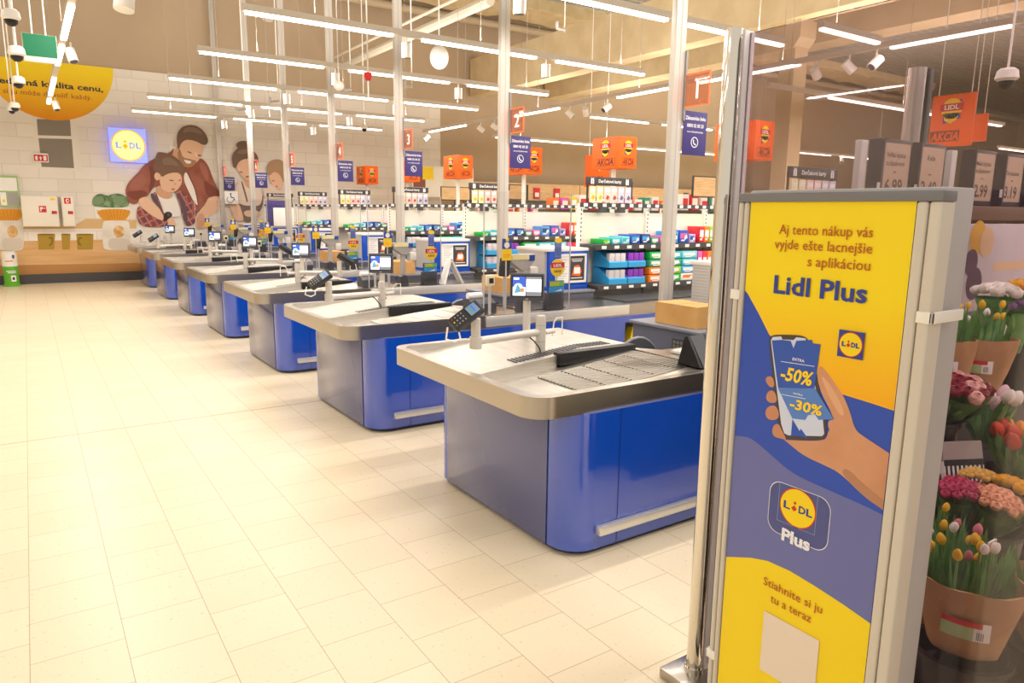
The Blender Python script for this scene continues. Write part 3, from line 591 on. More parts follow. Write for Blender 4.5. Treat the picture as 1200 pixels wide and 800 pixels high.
# --- checkout counter
t = thing('checkout_counter', '', 'checkout counter', (1.94, 2.9, 0))
out = [(7.6, 2.40), (4.9, 2.40), (4.9, 2.62), (4.35, 2.62), (4.35, 2.40), (2.09, 2.40)] + arc(2.09, 2.55, .15, 270, 180, 8) + [(1.94, 3.58)] + arc(1.99, 3.58, .05, 180, 90, 4) + [(2.85, 3.63), (2.85, 2.98), (7.6, 2.98)]
mb = MB().prism(out, .03, .70, blue)
mb.box(4.35, 2.40, .03, 4.9, 2.62, .34, blue); mb.box(4.35, 2.40, .64, 4.9, 2.62, .70, blue)
seam = mat('seam_blue', '#06256e', .4)
mb.box(1.9385, 2.565, .03, 1.941, 2.569, .70, seam); mb.box(1.9385, 3.545, .03, 1.941, 3.549, .70, seam); mb.box(2.235, 2.3985, .03, 2.239, 2.401, .70, seam); mb.box(3.55, 2.3985, .03, 3.554, 2.401, .70, seam)
mb.build('body', t)
MB().rbox(1.934, 2.570, .03, 1.9405, 3.544, .70, .002, mat('end_panel_slate', '#454f86', .25, .3, coat=.7)).build('end_panel', t)
k_ = [(7.6, 2.43), (2.12, 2.43)] + arc(2.12, 2.58, .15, 270, 180, 8) + [(1.97, 3.55), (2.0, 3.60), (2.82, 3.60), (2.82, 2.95), (7.6, 2.95)]
MB().prism(k_, 0, .03, kick).build('plinth', t)
MB().box(4.37, 2.56, .35, 4.88, 2.61, .62, kick).box(4.37, 2.44, .34, 4.88, 2.6, .355, grey).build('bag_niche', t)
MB().rbox(2.10, 2.362, .105, 3.5, 2.40, .15, .006, steel_lt).build('bumper_rail', t)
# worktop: apron band, rim and desk plate
o_ = arc(1.88, 2.55, .13, 270, 180, 8) + arc(1.85, 3.80, .10, 180, 90, 8)
i_ = arc(1.88, 2.55, .075, 270, 180, 8) + arc(1.85, 3.80, .045, 180, 90, 8)
outl = [(7.6, 2.42)] + o_ + [(2.97, 3.90), (2.97, 3.13), (3.08, 2.98), (7.6, 2.98)]
mb = MB(); n = len(outl)
mb.add([(x, y, .70) for x, y in outl] + [(x, y, .80) for x, y in outl], [(j, j + 1, n + j + 1, n + j)[::-1] for j in range(n - 1)] + [(n - 1, 0, n, 2 * n - 1)[::-1]], steel_flat)
mb.add([(x, y, .70) for x, y in outl], [tuple(range(n))], steel_flat)
O = [(2.95, 2.42)] + o_ + [(2.97, 3.90)]; I = [(2.95, 2.475)] + i_ + [(2.97, 3.845)]; q = len(O)
mb.add([(x, y, .80) for x, y in O] + [(x, y, .80) for x, y in I], [(j, q + j, q + j + 1, j + 1) for j in range(q - 1)], steel_flat)
mb.add([(x, y, .80) for x, y in I] + [(x, y, .715) for x, y in I], [(j, q + j, q + j + 1, j + 1) for j in range(q - 1)], steel)
mb.add([(2.95, 2.42, .80), (7.6, 2.42, .80), (7.6, 2.98, .80), (3.08, 2.98, .80), (2.97, 3.13, .80), (2.95, 3.13, .80)], [(0, 1, 2, 3, 4, 5)], steel_flat)
mb.build('worktop', t)
trayY = lambda x: .752 if x < 1.9 else .752 + (x - 1.9) / .75 * .068 if x < 2.65 else .82
mb = MB(); xs = [1.81, 1.9, 2.65, 2.97]
mb.add([(x, yy, trayY(x)) for x in xs for yy in (3.14, 3.85)], [(2 * j, 2 * j + 2, 2 * j + 3, 2 * j + 1) for j in range(3)], steel)
mb.add([(2.33, 3.85, .80), (2.65, 3.85, .82), (2.97, 3.85, .82), (2.97, 3.85, .80), (2.97, 3.14, .82), (2.97, 3.14, .80), (2.65, 3.14, .82), (2.33, 3.14, .80)], [(3, 2, 1, 0), (2, 3, 5, 4), (4, 5, 7, 6)], steel_flat); mb.build('upper_tray', t)
lowz = lambda x: .706 if x < 2.0 else .706 + (x - 2.0) / .95 * .088
mb = MB(); xs = [1.81, 2.0, 2.95]
mb.add([(x, yy, lowz(x)) for x in xs for yy in (2.47, 3.12)], [(2 * j, 2 * j + 2, 2 * j + 3, 2 * j + 1) for j in range(2)], steel); mb.build('lower_tray', t)
mb = MB(); xs = [1.81, 1.9, 2.40]
for x0, x1 in zip(xs, xs[1:]):
    a, b2 = trayY(x0) + .012, trayY(x1) + .012
    mb.add([(x0, 3.115, .70), (x1, 3.115, .70), (x1, 3.115, b2), (x0, 3.115, a), (x0, 3.145, a), (x1, 3.145, b2)], [(0, 1, 2, 3), (3, 2, 5, 4)], steel)
mb.build('divider', t)
MB().rbox(2.40, 3.085, .755, 2.975, 3.15, .826, .006, black).build('divider_bumper', t)
mb = MB()
for j in range(27): x = 2.18 + j * .026; mb.box(x, 3.20, trayY(x) + .0005, x + .014, 3.29, trayY(x) + .004, dgrey)
mb.build('vent_slots', t)
mb = MB(); mb.add([(2.20, 2.60, lowz(2.2) + .002), (2.93, 2.60, lowz(2.93) + .002), (2.93, 3.02, lowz(2.93) + .002), (2.20, 3.02, lowz(2.2) + .002)], [(0, 1, 2, 3)], mat('grille_gap', '#2c2b2d', .5))
for j in range(15): yy = 2.605 + j * .029; mb.cyl((2.20, yy, lowz(2.2) + .004), (2.93, yy, lowz(2.93) + .004), .0078, steel_flat, 8)
for x in (2.35, 2.5, 2.65, 2.8): mb.box(x, 2.60, lowz(x) + .004, x + .003, 3.02, lowz(x) + .0115, steel_flat)
mb.build('roller_grille', t)
MB().rbox(2.9, 2.408, .712, 4.4, 2.425, .795, .003, steel_lt).build('front_plate', t)
MB().rbox(4.45, 2.52, .795, 7.55, 2.92, .812, .004, mat('belt_rubber', '#3a3a3c', .6)).build('conveyor_belt', t)
MB().rbox(3.3, 2.5, .80, 3.75, 2.9, .808, .003, black).build('scanner_plate', t)
lanes(t, 'blue checkout counter with steel packing trays', 'checkout counters', ALL)

# --- cashier desk, box, cigarette cabinet, chair
t = thing('cashier_desk', '', 'desk', (3.9, 3.3, 0))
deskm = mat('slate_laminate', '#5d6070', .4)
MB().rbox(3.45, 3.02, 0, 4.5, 3.62, .85, .004, deskm).build('body', t); MB().rbox(3.43, 3.0, .85, 4.5, 3.64, .87, .004, mat('slate_top', '#82838c', .4)).build('top', t)
mb = MB().box(3.442, 3.10, .70, 3.45, 3.24, .80, dgrey)
for a in range(3):
    for b in range(4): mb.box(3.438, 3.115 + b * .03, .715 + a * .026, 3.443, 3.135 + b * .03, .733 + a * .026, mat('key_grey', '#7d7f70', .5))
mb.build('keypad', t)
lanes(t, 'slate grey cashier desk with keypad behind the tray', 'cashier desks', ALL)
t = thing('cardboard_box', '', 'box', (3.62, 3.27, .87)); mb = MB()
mb.box(3.50, 3.09, .872, 3.74, 3.46, 1.012, card); mb.box(3.50, 3.272, 1.012, 3.74, 3.278, 1.0125, mat('card_seam', '#a97b42', .8)); mb.build('carton', t)
MB().box(3.4985, 3.25, .985, 3.5, 3.30, 1.012, mat('tape_clear', '#c9a26c', .3)).build('tape', t)
lanes(t, 'plain brown cardboard box on the cashier desk', 'cardboard boxes', [0, 1, 2, 3])
t = thing('cigarette_cabinet', '', 'cabinet', (4.24, 3.37, .87)); cab = mat('cabinet_blue', '#0c50c0', .35)
mb = MB().rbox(4.0, 3.12, .87, 4.5, 3.62, .905, .003, cab); mb.rbox(4.03, 3.12, .905, 4.5, 3.62, 1.235, .003, cab); mb.build('housing', t)
mb = MB().box(4.005, 3.16, .905, 4.03, 3.60, 1.235, lgrey)
for j in range(15): mb.box(4.000, 3.16, .908 + j * .022, 4.006, 3.60, .924 + j * .022, mat('shutter_slat', '#d6d3ce', .4, .3))
mb.build('shutter', t)
MB().rbox(3.995, 3.115, 1.235, 4.5, 3.62, 1.265, .004, white).build('top', t)
fr = Frame((4.0, 3.118, .905), (1, 0, 0), (0, 0, 1))
mb = MB()
for x0, y0, x1, y1 in ((.10, .03, .47, .05), (.10, .285, .47, .305), (.10, .03, .12, .305), (.45, .03, .47, .305)): mb.box(4 + x0, 3.105, .905 + y0, 4 + x1, 3.119, .905 + y1, white)
mb.build('poster_frame', t)
mb = MB().rect(fr, .12, .05, .265, .285, whitep, 1).rect(fr, .265, .05, .45, .285, dark, 1)
for j in range(9): mb.rect(fr, .135, .07 + j * .022, .135 + .11 * (.7 + .3 * ((j * 7) % 3) / 2), .078 + j * .022, lgrey, 2)
mb.rect(fr, .29, .25, .43, .258, whitep, 2).rect(fr, .30, .232, .42, .24, whitep, 2).poly(fr, [(.30, .10), (.33, .19), (.385, .20), (.42, .14), (.40, .09)], orange, 2).rect(fr, .325, .115, .40, .175, whitep, 3).rect(fr, .29, .07, .43, .078, whitep, 2)
mb.build('poster', t, smooth=0)
lanes(t, 'blue cigarette cabinet with grey slatted shutter and framed poster', 'cigarette cabinets', ALL)
t = thing('office_chair', '', 'chair', (3.2, 3.3, 0))
chm = mat('chair_mesh', '#55565a', .6)
mb = MB()
A = []
for j in range(13):
    a = PI * j / 12; A.append((3.2 + .21 * math.cos(a), .56 + .25 * math.sin(a)))
mb.prism(A + [(2.99, .5), (3.41, .5)][::1], 3.30, 3.325, chm, 'y'); mb.build('backrest', t)
MB().tube([(x, 3.312, z) for x, z in A], .012, mat('chair_rim', '#8d8e92', .4), 8).build('back_frame', t)
MB().rbox(2.99, 3.02, .42, 3.41, 3.30, .48, .02, dgrey).build('seat', t)
MB().cyl((3.2, 3.17, .08), (3.2, 3.17, .42), .025, black).box(3.18, 3.28, .42, 3.22, 3.31, .56, black).build('column', t)
for j in range(5):
    a = 2 * PI * j / 5 + .3; e = (3.2 + .2 * math.cos(a), 3.17 + .2 * math.sin(a))
    leg = MB().cyl((3.2, 3.17, .09), (*e, .06), .016, black, 8, .011).build('leg', t); MB().ball((*e, .03), .028, dgrey, seg=8, rings=6).build('castor', leg)
lanes(t, 'grey office chair with rounded mesh back', 'office chairs', ALL)

# --- customer display on a pole
t = thing('customer_display', '', 'screen', (2.6, 3.70, .812))
MB().cyl((2.6, 3.70, .812), (2.6, 3.70, .822), .04, dgrey, 20).build('base', t)
MB().cyl((2.6, 3.70, .822), (2.6, 3.70, 1.06), .024, alu, 18).build('pole', t)
def face(c, nrm, roll_up=(0, 0, 1)):
    n = Vector(nrm).normalized(); u = Vector(roll_up).cross(n).normalized(); v = n.cross(u); return Frame(c, u, v)
def slab(mb, f, w, h, d, mt, r=.006):
    mx = Matrix((f.u, f.v, f.n)).transposed().to_4x4(); mx.translation = f.o
    mb.rbox(-w / 2, -h / 2, -d, w / 2, h / 2, 0, r, mt, 2, mx); return mb
f = face((2.575, 3.665, 1.135), (-.62, -.78, .06))
slab(MB(), f, .215, .172, .03, dgrey).build('housing', t)
mb = MB().rect(f, -.098, -.062, .098, .072, black, 1).rect(f, -.09, -.055, -.01, .065, screen_w, 2).rect(f, -.09, .0, -.01, .065, screen_b, 3).disc(f, -.055, -.005, .028, screen_w, 4).poly(f, [(-.08, -.04), (-.06, .02), (-.03, -.03)], mat('screen_cyan', '#5fa8c8', .3, emit=.4), 5).disc(f, -.03, -.02, .014, mat('screen_warm', '#c89a60', .3, emit=.4), 6)
mb.rect(f, -.006, -.03, .09, .05, screen_w, 2).rect(f, -.006, .05, .09, .065, screen_g, 2).rect(f, -.006, -.055, .09, -.03, screen_g, 2).rect(f, -.085, .045, -.05, .058, screen_w, 7).rect(f, -.01, -.08, .01, -.072, mat('bezel_mark', '#9a9a9a', .4), 2)
mb.build('screen', t, smooth=0)
MB().box(2.588, 3.688, 1.05, 2.612, 3.712, 1.10, dgrey).build('bracket', t)
lanes(t, 'small customer screen on a white pole', 'customer screens', ALL)

# --- card terminal on a swivel arm
t = thing('card_terminal', '', 'card terminal', (2.42, 3.30, .80))
mb = MB().cyl((2.42, 3.30, .80), (2.42, 3.30, 1.0), .03, alu, 20).cyl((2.42, 3.30, 1.0), (2.42, 3.30, 1.012), .026, alu, 20).cyl((2.42, 3.30, .955), (2.42, 3.30, .958), .0312, grey, 20).cyl((2.42, 3.30, .86), (2.42, 3.30, .863), .0312, grey, 20); mb.build('post', t)
MB().cyl((2.40, 3.30, .915), (1.97, 3.28, .905), .022, alu, 16).build('arm', t)
MB().cyl((1.97, 3.28, .865), (1.97, 3.28, .93), .034, alu, 18).cyl((1.97, 3.28, .93), (1.97, 3.28, 1.03), .026, alu, 18).build('terminal_post', t)
ax = Vector((.82, -.12, .55)).normalized(); nn = Vector((-.62, -.58, .5)); nn = (nn - ax * nn.dot(ax)).normalized(); uu = ax.cross(nn)
f = Frame((1.885, 3.24, 1.065), uu, ax)
slab(MB(), f, .088, .195, .045, mat('handset_dark', '#2b2a2d', .4), .014).build('handset', t)
mb = MB().rect(f, -.034, .005, .034, .082, black, 1).rect(f, -.030, .015, .030, .075, mat('terminal_screen', '#6f86a0', .25, emit=.25), 2).rect(f, -.024, .045, .02, .055, screen_b, 3).rect(f, -.024, .03, .02, .038, mat('screen_green', '#4c9a62', .3, emit=.2), 3); mb.build('screen', t, smooth=0)
mb = MB()
for a in range(3):
    for b in range(4): mb.rect(f, -.026 + a * .022, -.081 + b * .02, -.018 + a * .022, -.075 + b * .02, grey if b else (red, yellow, mat('key_green', '#2e9a4a', .5))[a], 2)
mb.build('keypad', t, smooth=0)
h = f.at(0, -.09, -.03); MB().tube([h + Vector((-.035, 0, 0)), h + Vector((-.05, -.01, -.06)), h + Vector((-.01, -.03, -.075)), h + Vector((.025, -.03, -.06)), h + Vector((.02, -.01, 0))], .005, white, 8).build('cable_hook', t)
mb = MB().tube([(2.45, 3.30, .91), (2.53, 3.32, .91)], .014, alu, 8).tube([(2.52, 3.32, .88), (2.53, 3.32, .96), (2.55, 3.32, .985), (2.60, 3.33, .985), (2.60, 3.33, .88)], .004, white, 6); mb.build('bag_hook', t)
MB().tube([(2.33, 3.30, .90), (2.36, 3.28, .87), (2.39, 3.27, .83), (2.405, 3.275, .80)], .004, black, 6).build('cable', t)
def turn(r, k):
    if k in (2, 3, 4): r.rotation_euler.z = math.radians(165)
    if k == 1: r.rotation_euler.z = math.radians(-4)
lanes(t, 'white swivel arm carrying a dark card terminal', 'card terminals', ALL, turn)

t = thing('cashier_terminal', 'black wedge shaped terminal on the nearest checkout beside the chrome post', 'terminal', (3.0, 2.62, .80))
MB().prism([(2.50, .80), (2.66, .80), (2.62, .95), (2.60, .955)], 2.88, 3.02, black, 'x').build('housing', t); MB().prism([(2.497, .805), (2.50, .80), (2.603, .955), (2.600, .955)], 2.90, 3.0, dgrey, 'x').build('screen', t)
t = thing('keyboard', 'pale cashier keyboard on the nearest checkout behind the tray', 'keyboard', (3.2, 2.80, .80))
MB().rbox(3.05, 2.72, .801, 3.40, 2.88, .818, .004, lgrey).build('body', t); mb = MB()
for a in range(12):
    for b in range(5): mb.box(3.06 + a * .0275, 2.73 + b * .029, .818, 3.082 + a * .0275, 2.753 + b * .029, .823, white)
mb.build('keys', t)

# --- small things on the scanner desk (seen from the second lane on)
t = thing('receipt_printer', '', 'printer', (3.0, 2.66, .80))
mb = MB().prism([(2.58, .80), (2.74, .80), (2.74, .90), (2.66, .91), (2.58, .87)], 2.88, 3.10, dgrey, 'x'); mb.build('housing', t)
MB().cyl((2.9, 2.70, .925), (3.03, 2.70, .925), .027, whitep, 18).build('paper_roll', t)
lanes(t, 'dark receipt printer with white paper roll', 'receipt printers', FROM2)
t = thing('scanner_dock', '', 'scanner', (2.985, 2.50, .80))
MB().cyl((2.985, 2.50, .80), (2.985, 2.50, 1.02), .012, lgrey, 10).build('post', t)
MB().rbox(2.95, 2.475, 1.02, 3.02, 2.52, 1.11, .01, mat('dock_cream', '#efe6c8', .4)).build('head', t); MB().box(2.965, 2.473, 1.045, 3.005, 2.476, 1.085, black).build('window', t)
lanes(t, 'cream hand scanner dock on a thin post', 'scanner docks', FROM2)
t = thing('cashier_screen', '', 'screen', (3.36, 2.66, .80))
MB().cyl((3.36, 2.62, .80), (3.36, 2.62, 1.15), .03, alu, 16).cyl((3.36, 2.62, .80), (3.36, 2.62, .815), .06, grey, 16).build('post', t)
shell = [(3.22, 1.255), (3.47, 1.255), (3.46, 1.20), (3.39, 1.13), (3.33, 1.13), (3.23, 1.20)]
MB().prism(shell, 2.56, 2.66, mat('screen_back_grey', '#b3b0ab', .45), 'y').build('housing', t)
MB().box(3.235, 2.553, 1.215, 3.40, 2.56, 1.25, mat('pale_yellow_label', '#f5eaa8', .5)).box(3.40, 2.553, 1.205, 3.455, 2.56, 1.25, lblue).build('label', t)
MB().rbox(3.42, 2.56, 1.06, 3.50, 2.64, 1.15, .008, white).build('speaker', t)
lanes(t, 'grey cashier screen back with pale yellow label', 'cashier screens', FROM2)
t = thing('pin_pad', '', 'pin pad', (3.2, 2.6, .80))
MB().cyl((3.2, 2.62, .80), (3.2, 2.62, 1.1), .010, lgrey, 10).build('post', t); f = face((3.17, 2.58, 1.16), (-.8, -.6, .25)); slab(MB(), f, .09, .15, .03, black, .01).build('housing', t)
lanes(t, 'black tilted pin pad on a dark post', 'pin pads', FROM2)
t = thing('scale_printer', '', 'printer', (3.36, 2.52, .80))
MB().prism([(3.25, .80), (3.35, .80), (3.34, .90), (3.31, .92), (3.26, .90)], 2.46, 2.54, dgrey, 'y').build('housing', t)
lanes(t, 'small dark label printer below the cashier screen', 'label printers', FROM2)
t = thing('promo_tag', '', 'tag', (3.12, 2.46, .80))
MB().cyl((3.12, 2.475, .80), (3.12, 2.475, 1.38), .006, lgrey, 8).build('rod', t); fr = Frame((3.12, 2.465, 1.31), (1, 0, 0), (0, 0, 1))
MB().poly(fr, [(-.045, .0), (.045, .0), (.045, .08), (.02, .08), (.02, .06), (-.01, .06), (-.01, .08), (-.045, .08)], lblue, 1).disc(fr, 0, .03, .025, whitep, 2, seg=16).rect(fr, -.045, -.09, .045, .0, yellow, 1).rect(fr, -.03, -.05, .03, -.045, orange, 2).rect(fr, -.03, -.065, .02, -.06, orange, 2).build('front', t, smooth=0)
MB().box(3.075, 2.466, 1.22, 3.165, 2.469, 1.39, yellow).build('card', t)
lanes(t, 'small yellow tag with blue top on a rod', 'promo tags', FROM2)
t = thing('price_badge', '', 'sign', (3.63, 2.46, .80))
MB().cyl((3.63, 2.475, .80), (3.63, 2.475, 1.36), .006, lgrey, 8).build('rod', t); fr = Frame((3.63, 2.468, 1.145), (1, 0, 0), (0, 0, 1))
mb = MB().rect(fr, -.035, .085, .035, .21, mat('badge_blue', '#6f86c9', .5), 1).disc(fr, 0, .225, .038, yellow, 2, seg=20, ry=.022)
for j in range(4): mb.rect(fr, -.024 + j * .014, .10, -.018 + j * .014, .17, mat('badge_line', '#3d5599', .5), 2)
mb.disc(fr, 0, 0, .072, yellow, 1).rect(fr, -.07, .0, .07, .045, red, 2).text(fr, 'LIDL', 0, .01, whitep, .09, .024, 3, bold=.03, align='c').text(fr, 'ceny', 0, -.038, dark, .08, .028, 3, bold=.02, align='c'); mb.build('badge', t, smooth=0)
MB().cyl((3.63, 2.4685, 1.145), (3.63, 2.4725, 1.145), .073, yellow, 28).box(3.595, 2.4685, 1.22, 3.665, 2.4725, 1.36, lblue).build('backing', t)
lanes(t, 'round yellow price badge with red band on a rod', 'price badges', FROM2)
t = thing('leaflet_box', '', 'leaflet box', (3.6, 2.5, .80))
MB().rbox(3.53, 2.45, .80, 3.69, 2.53, .94, .004, dgrey).build('stand', t)
MB().box(3.53, 2.455, .94, 3.69, 2.475, 1.04, lblue).build('leaflets', t); fr = Frame((3.61, 2.4545, .99), (1, 0, 0), (0, 0, 1))
MB().rect(fr, -.07, .005, .03, .045, mat('lime_print', '#b9cf2a', .5), 1).rect(fr, -.08, -.045, .08, .0, mat('sky_print', '#3f9fe0', .5), 1).rect(fr, .03, .005, .08, .045, mat('grass_print', '#7fbf5a', .5), 1).poly(fr, [(-.02, -.04), (.05, -.02), (.06, -.035)], whitep, 2).build('cover', t, smooth=0)
lanes(t, 'blue and lime leaflet stack under the price badge', 'leaflet stacks', FROM2)
t = thing('acrylic_screen', '', 'screen', (3.3, 2.44, .80))
MB().box(2.89, 2.434, .83, 3.73, 2.440, 1.75, glassm).build('pane', t)
e = MB()
for x in (2.888, 3.728): e.box(x, 2.432, .80, x + .006, 2.442, 1.75, mat('pane_edge', '#b9b4b4', .3))
e.build('edge_strip', t)
lanes(t, 'clear acrylic guard screen on the counter edge', 'guard screens', FROM2)
t = thing('note_stand', 'white folded note card standing on the third nearest checkout', 'note', (3.92, 6.98, .812))
MB().prism([(3.76, .80), (3.79, .80), (3.87, 1.07), (3.85, 1.08)], 6.96, 7.06, whitep, 'y').prism([(4.0, .80), (4.03, .80), (3.875, 1.08), (3.855, 1.07)], 6.96, 7.06, lgrey, 'y').build('card', t)
f = Frame((3.80, 6.959, .80), (.28, 0, .96), (-.96, 0, .28)); MB().rect(f, .10, -.01, .20, 0, grey, 1).build('writing', t, smooth=0)
t = thing('paper_notice', 'white notice sheet standing among the fifth and sixth checkouts', 'notice', (4.0, 14.4, .87))
MB().rbox(4.02, 14.36, 1.265, 4.42, 14.38, 1.62, .003, whitep).build('sheet', t); MB().rbox(3.90, 14.40, 1.265, 4.36, 14.43, 1.76, .003, navy).build('board', t)

# --- tall lane posts with their signs
PY = [3.69, 5.88, 8.19, 10.47, 12.75, 15.1, 17.85]
PN = ['nearest', 'second nearest', 'third nearest', 'middle', 'third farthest', 'second farthest', 'farthest']
t = thing('lane_post', '', 'post', (3.83, 3.69, 0))
mb = MB().rbox(3.78, 3.665, 0, 3.88, 3.715, 7.0, .004, alu); mb.box(3.826, 3.6635, 0, 3.834, 3.666, 7.0, mat('post_groove', '#b9b4ac', .4)); mb.build('profile', t)
MB().box(3.75, 3.64, 0, 3.91, 3.74, .012, alu).build('foot_plate', t)
MB().box(3.876, 3.65, 2.24, 3.892, 3.70, 2.70, mat('bracket_steel', '#9a9793', .4, .6)).build('bracket', t)
s = thing('phone_sign', '', 'sign', (3.89, 3.66, 2.0))
MB().rbox(3.885, 3.655, 2.01, 4.125, 3.661, 2.31, .002, navy).build('plate', s); fr = Frame((4.005, 3.655, 2.16), (1, 0, 0), (0, 0, 1))
mb = MB().text(fr, 'Zákaznícka linka', 0, .092, whitep, .205, .025, 1, bold=.02, align='c').text(fr, '0800 02 00 25', 0, .042, whitep, .17, .024, 1, bold=.02, align='c').text(fr, 'www.lidl.sk/kontakt', 0, .005, whitep, .165, .013, 1, bold=.01, align='c')
mb.disc(fr, 0, -.06, .037, whitep, 1, seg=24).disc(fr, 0, -.06, .031, navy, 2, seg=24).line(fr, [(-.012, -.042), (-.014, -.058), (-.004, -.072), (.014, -.077)], .009, whitep, 3); mb.build('print', s, smooth=0)
n_ = thing('lane_number_plate', '', 'sign', (3.90, 3.55, 2.33))
MB().box(3.884, 3.44, 2.33, 3.888, 3.65, 2.545, redac).build('plate', n_)
mb = MB()
for a, b in (((3.44, 2.33), (3.65, 2.33)), ((3.44, 2.545), (3.65, 2.545)), ((3.44, 2.33), (3.44, 2.545))): mb.box(3.882, a[0] - .003, a[1] - .003, 3.89, b[0] + .003, b[1] + .003, rededge)
mb.build('edge', n_)
numm = mat('number_white', '#fff0e6', .4, emit=.6)
for k in ALL:
    dy = PY[k] - 3.69
    for o, lab, g in ((t, 'tall white floor to ceiling post, %s of the seven lane posts' % PN[k], 'lane posts'), (s, 'purple phone hotline sign fixed to the %s lane post' % PN[k], 'hotline signs'), (n_, 'clear lane number plate with glowing red edge on the %s lane post' % PN[k], 'lane number plates')):
        if k: dup(o, (0, dy, 0), lab)
        else: o['label'] = lab; o['group'] = g
for k in ALL:                                                           # the number itself, on each plate
    n2 = [o for o in COL.objects if o.type == 'EMPTY' and o.name.startswith('lane_number_plate') and abs(o.location.y - (3.55 + PY[k] - 3.69)) < .01][0]
    n2['_at'] = tuple(n2.location)
    fr = Frame((3.884, 3.545 + PY[k] - 3.69, 2.4375), (0, -1, 0), (0, 0, 1))
    MB().text(fr, str(k + 1), 0, -.06, numm, None, .12, 1, bold=.01, align='c').build('number', n2, smooth=0)
t = thing('wheelchair_sign', 'white wheelchair sign below the hotline sign of the farthest lane post', 'sign', (4.0, 17.8, 1.72))
MB().box(3.88, 17.805, 1.70, 4.18, 17.812, 1.99, whitep).build('plate', t); fr = Frame((4.03, 17.805, 1.845), (1, 0, 0), (0, 0, 1))
MB().disc(fr, -.01, .085, .02, dark, 1, .001, 14).line(fr, [(-.01, .06), (-.005, .0), (.05, .0), (.075, -.07)], .022, dark, 1, .001).line(fr, [(-.03 + .07 * math.cos(a), -.05 + .07 * math.sin(a)) for a in [2.2 + .35 * j for j in range(13)]], .014, dark, 1, .001).build('print', t, smooth=0)
# ------------------------------------------------------------------ impulse shelves and their goods
cream = mat('shelf_cream', '#f2ead9', .5); slate = mat('shelf_edge_dark', '#4b4848', .5)
SX = [4.52, 5.42, 6.32, 7.22]
t = thing('impulse_shelf', '', 'shelf', (5.87, 3.3, 0))
for x in SX:
    mb = MB().box(x, 3.29, 0, x + .035, 3.34, 1.69, white)
    for j in range(9): mb.box(x + .012, 3.288, 1.28 + j * .042, x + .023, 3.2905, 1.30 + j * .042, dgrey)
    mb.build('upright', t)
for x in SX[:3]: MB().box(x + .035, 3.32, .12, x + .9, 3.335, 1.60, cream).build('back_panel', t)
for z0, z1, yd in ((1.245, 1.295, 3.05), (.86, .905, 3.0)):
    b = MB().rbox(4.53, yd, z0 + .02, 7.24, 3.32, z1, .003, slate).build('shelf_board', t)
    mb = MB().box(4.53, yd - .008, z0, 7.24, yd, z1, slate)
    for j in range(16): mb.box(4.60 + j * .165, yd - .0105, z0 + .008, 4.66 + j * .165, yd - .008, z1 - .012, whitep)
    mb.build('price_strip', b)
MB().box(4.52, 3.05, 0, 7.25, 3.34, .12, slate).build('base', t)
mb = MB().box(4.52, 3.285, 1.652, 7.25, 3.295, 1.695, slate)
for j in range(22): mb.box(4.56 + j * .122, 3.282, 1.658, 4.61 + j * .122, 3.285, 1.69, whitep)
mb.build('hook_rail', t)
MB().box(4.75, 3.25, 1.60, 4.83, 3.29, 1.655, slate).box(5.0, 3.25, 1.60, 5.08, 3.29, 1.655, slate).build('hook', t)
mb = MB().rbox(4.58, 3.27, 1.865, 5.18, 3.29, 1.945, .003, dark); mb.box(4.60, 3.292, 1.69, 4.62, 3.30, 1.87, dark); mb.box(5.14, 3.292, 1.69, 5.16, 3.30, 1.87, dark)
h = mb.build('header', t); fr = Frame((4.88, 3.27, 1.905), (1, 0, 0), (0, 0, 1)); mb = MB().text(fr, 'Darčekové karty', 0, -.014, whitep, .30, .032, 1, bold=.02, align='c')
for sx in (-.23, .23):
    mb.rect(fr, sx - .02, -.028, sx - .003, .018, whitep, 1); mb.rect(fr, sx + .003, -.028, sx + .02, .018, whitep, 1); mb.line(fr, [(sx - .018, .03), (sx, .018), (sx + .018, .03)], .007, whitep, 1)
mb.build('header_text', h, smooth=0)
lanes(t, 'cream impulse goods shelf with dark edges', 'impulse shelves', ALL)
# gift cards under the header
cc = [('yellow', '#f6eeb8'), ('yellow', '#f6eeb8'), ('pink', '#f6d3c9'), ('pink', '#f0b9ae'), ('lilac', '#d3d0e2'), ('lilac', '#cfcbe0')]
dots = [mat('card_mark_y', '#d9b92c', .5), mat('card_mark_r', '#c4473f', .5), mat('card_mark_g', '#6f6a80', .5)]
ON = ['first', 'second', 'third', 'fourth', 'fifth', 'sixth', 'seventh', 'eighth', 'ninth', 'tenth', 'eleventh', 'twelfth', 'thirteenth', 'fourteenth', 'fifteenth', 'sixteenth']
for i, (cn, ch) in enumerate(cc):
    x = 4.66 + i * .094
    t = thing('gift_card', '', 'gift card', (x, 3.275, 1.71))
    MB().box(x - .038, 3.272, 1.70, x + .038, 3.278, 1.855, mat('gift_' + cn, ch, .5)).build('card', t)
    fr = Frame((x, 3.272, 1.775), (1, 0, 0), (0, 0, 1)); MB().rect(fr, -.03, .03, .03, .06, whitep, 1).poly(fr, [(-.02, -.04), (.015, -.05), (.03, -.02), (.0, .0)], dots[i // 2], 2).build('print', t, smooth=0)
    lanes(t, '%s gift card, %s from left under the header' % (cn, ON[i]), 'gift cards', [0, 1, 2, 3, 4, 5])
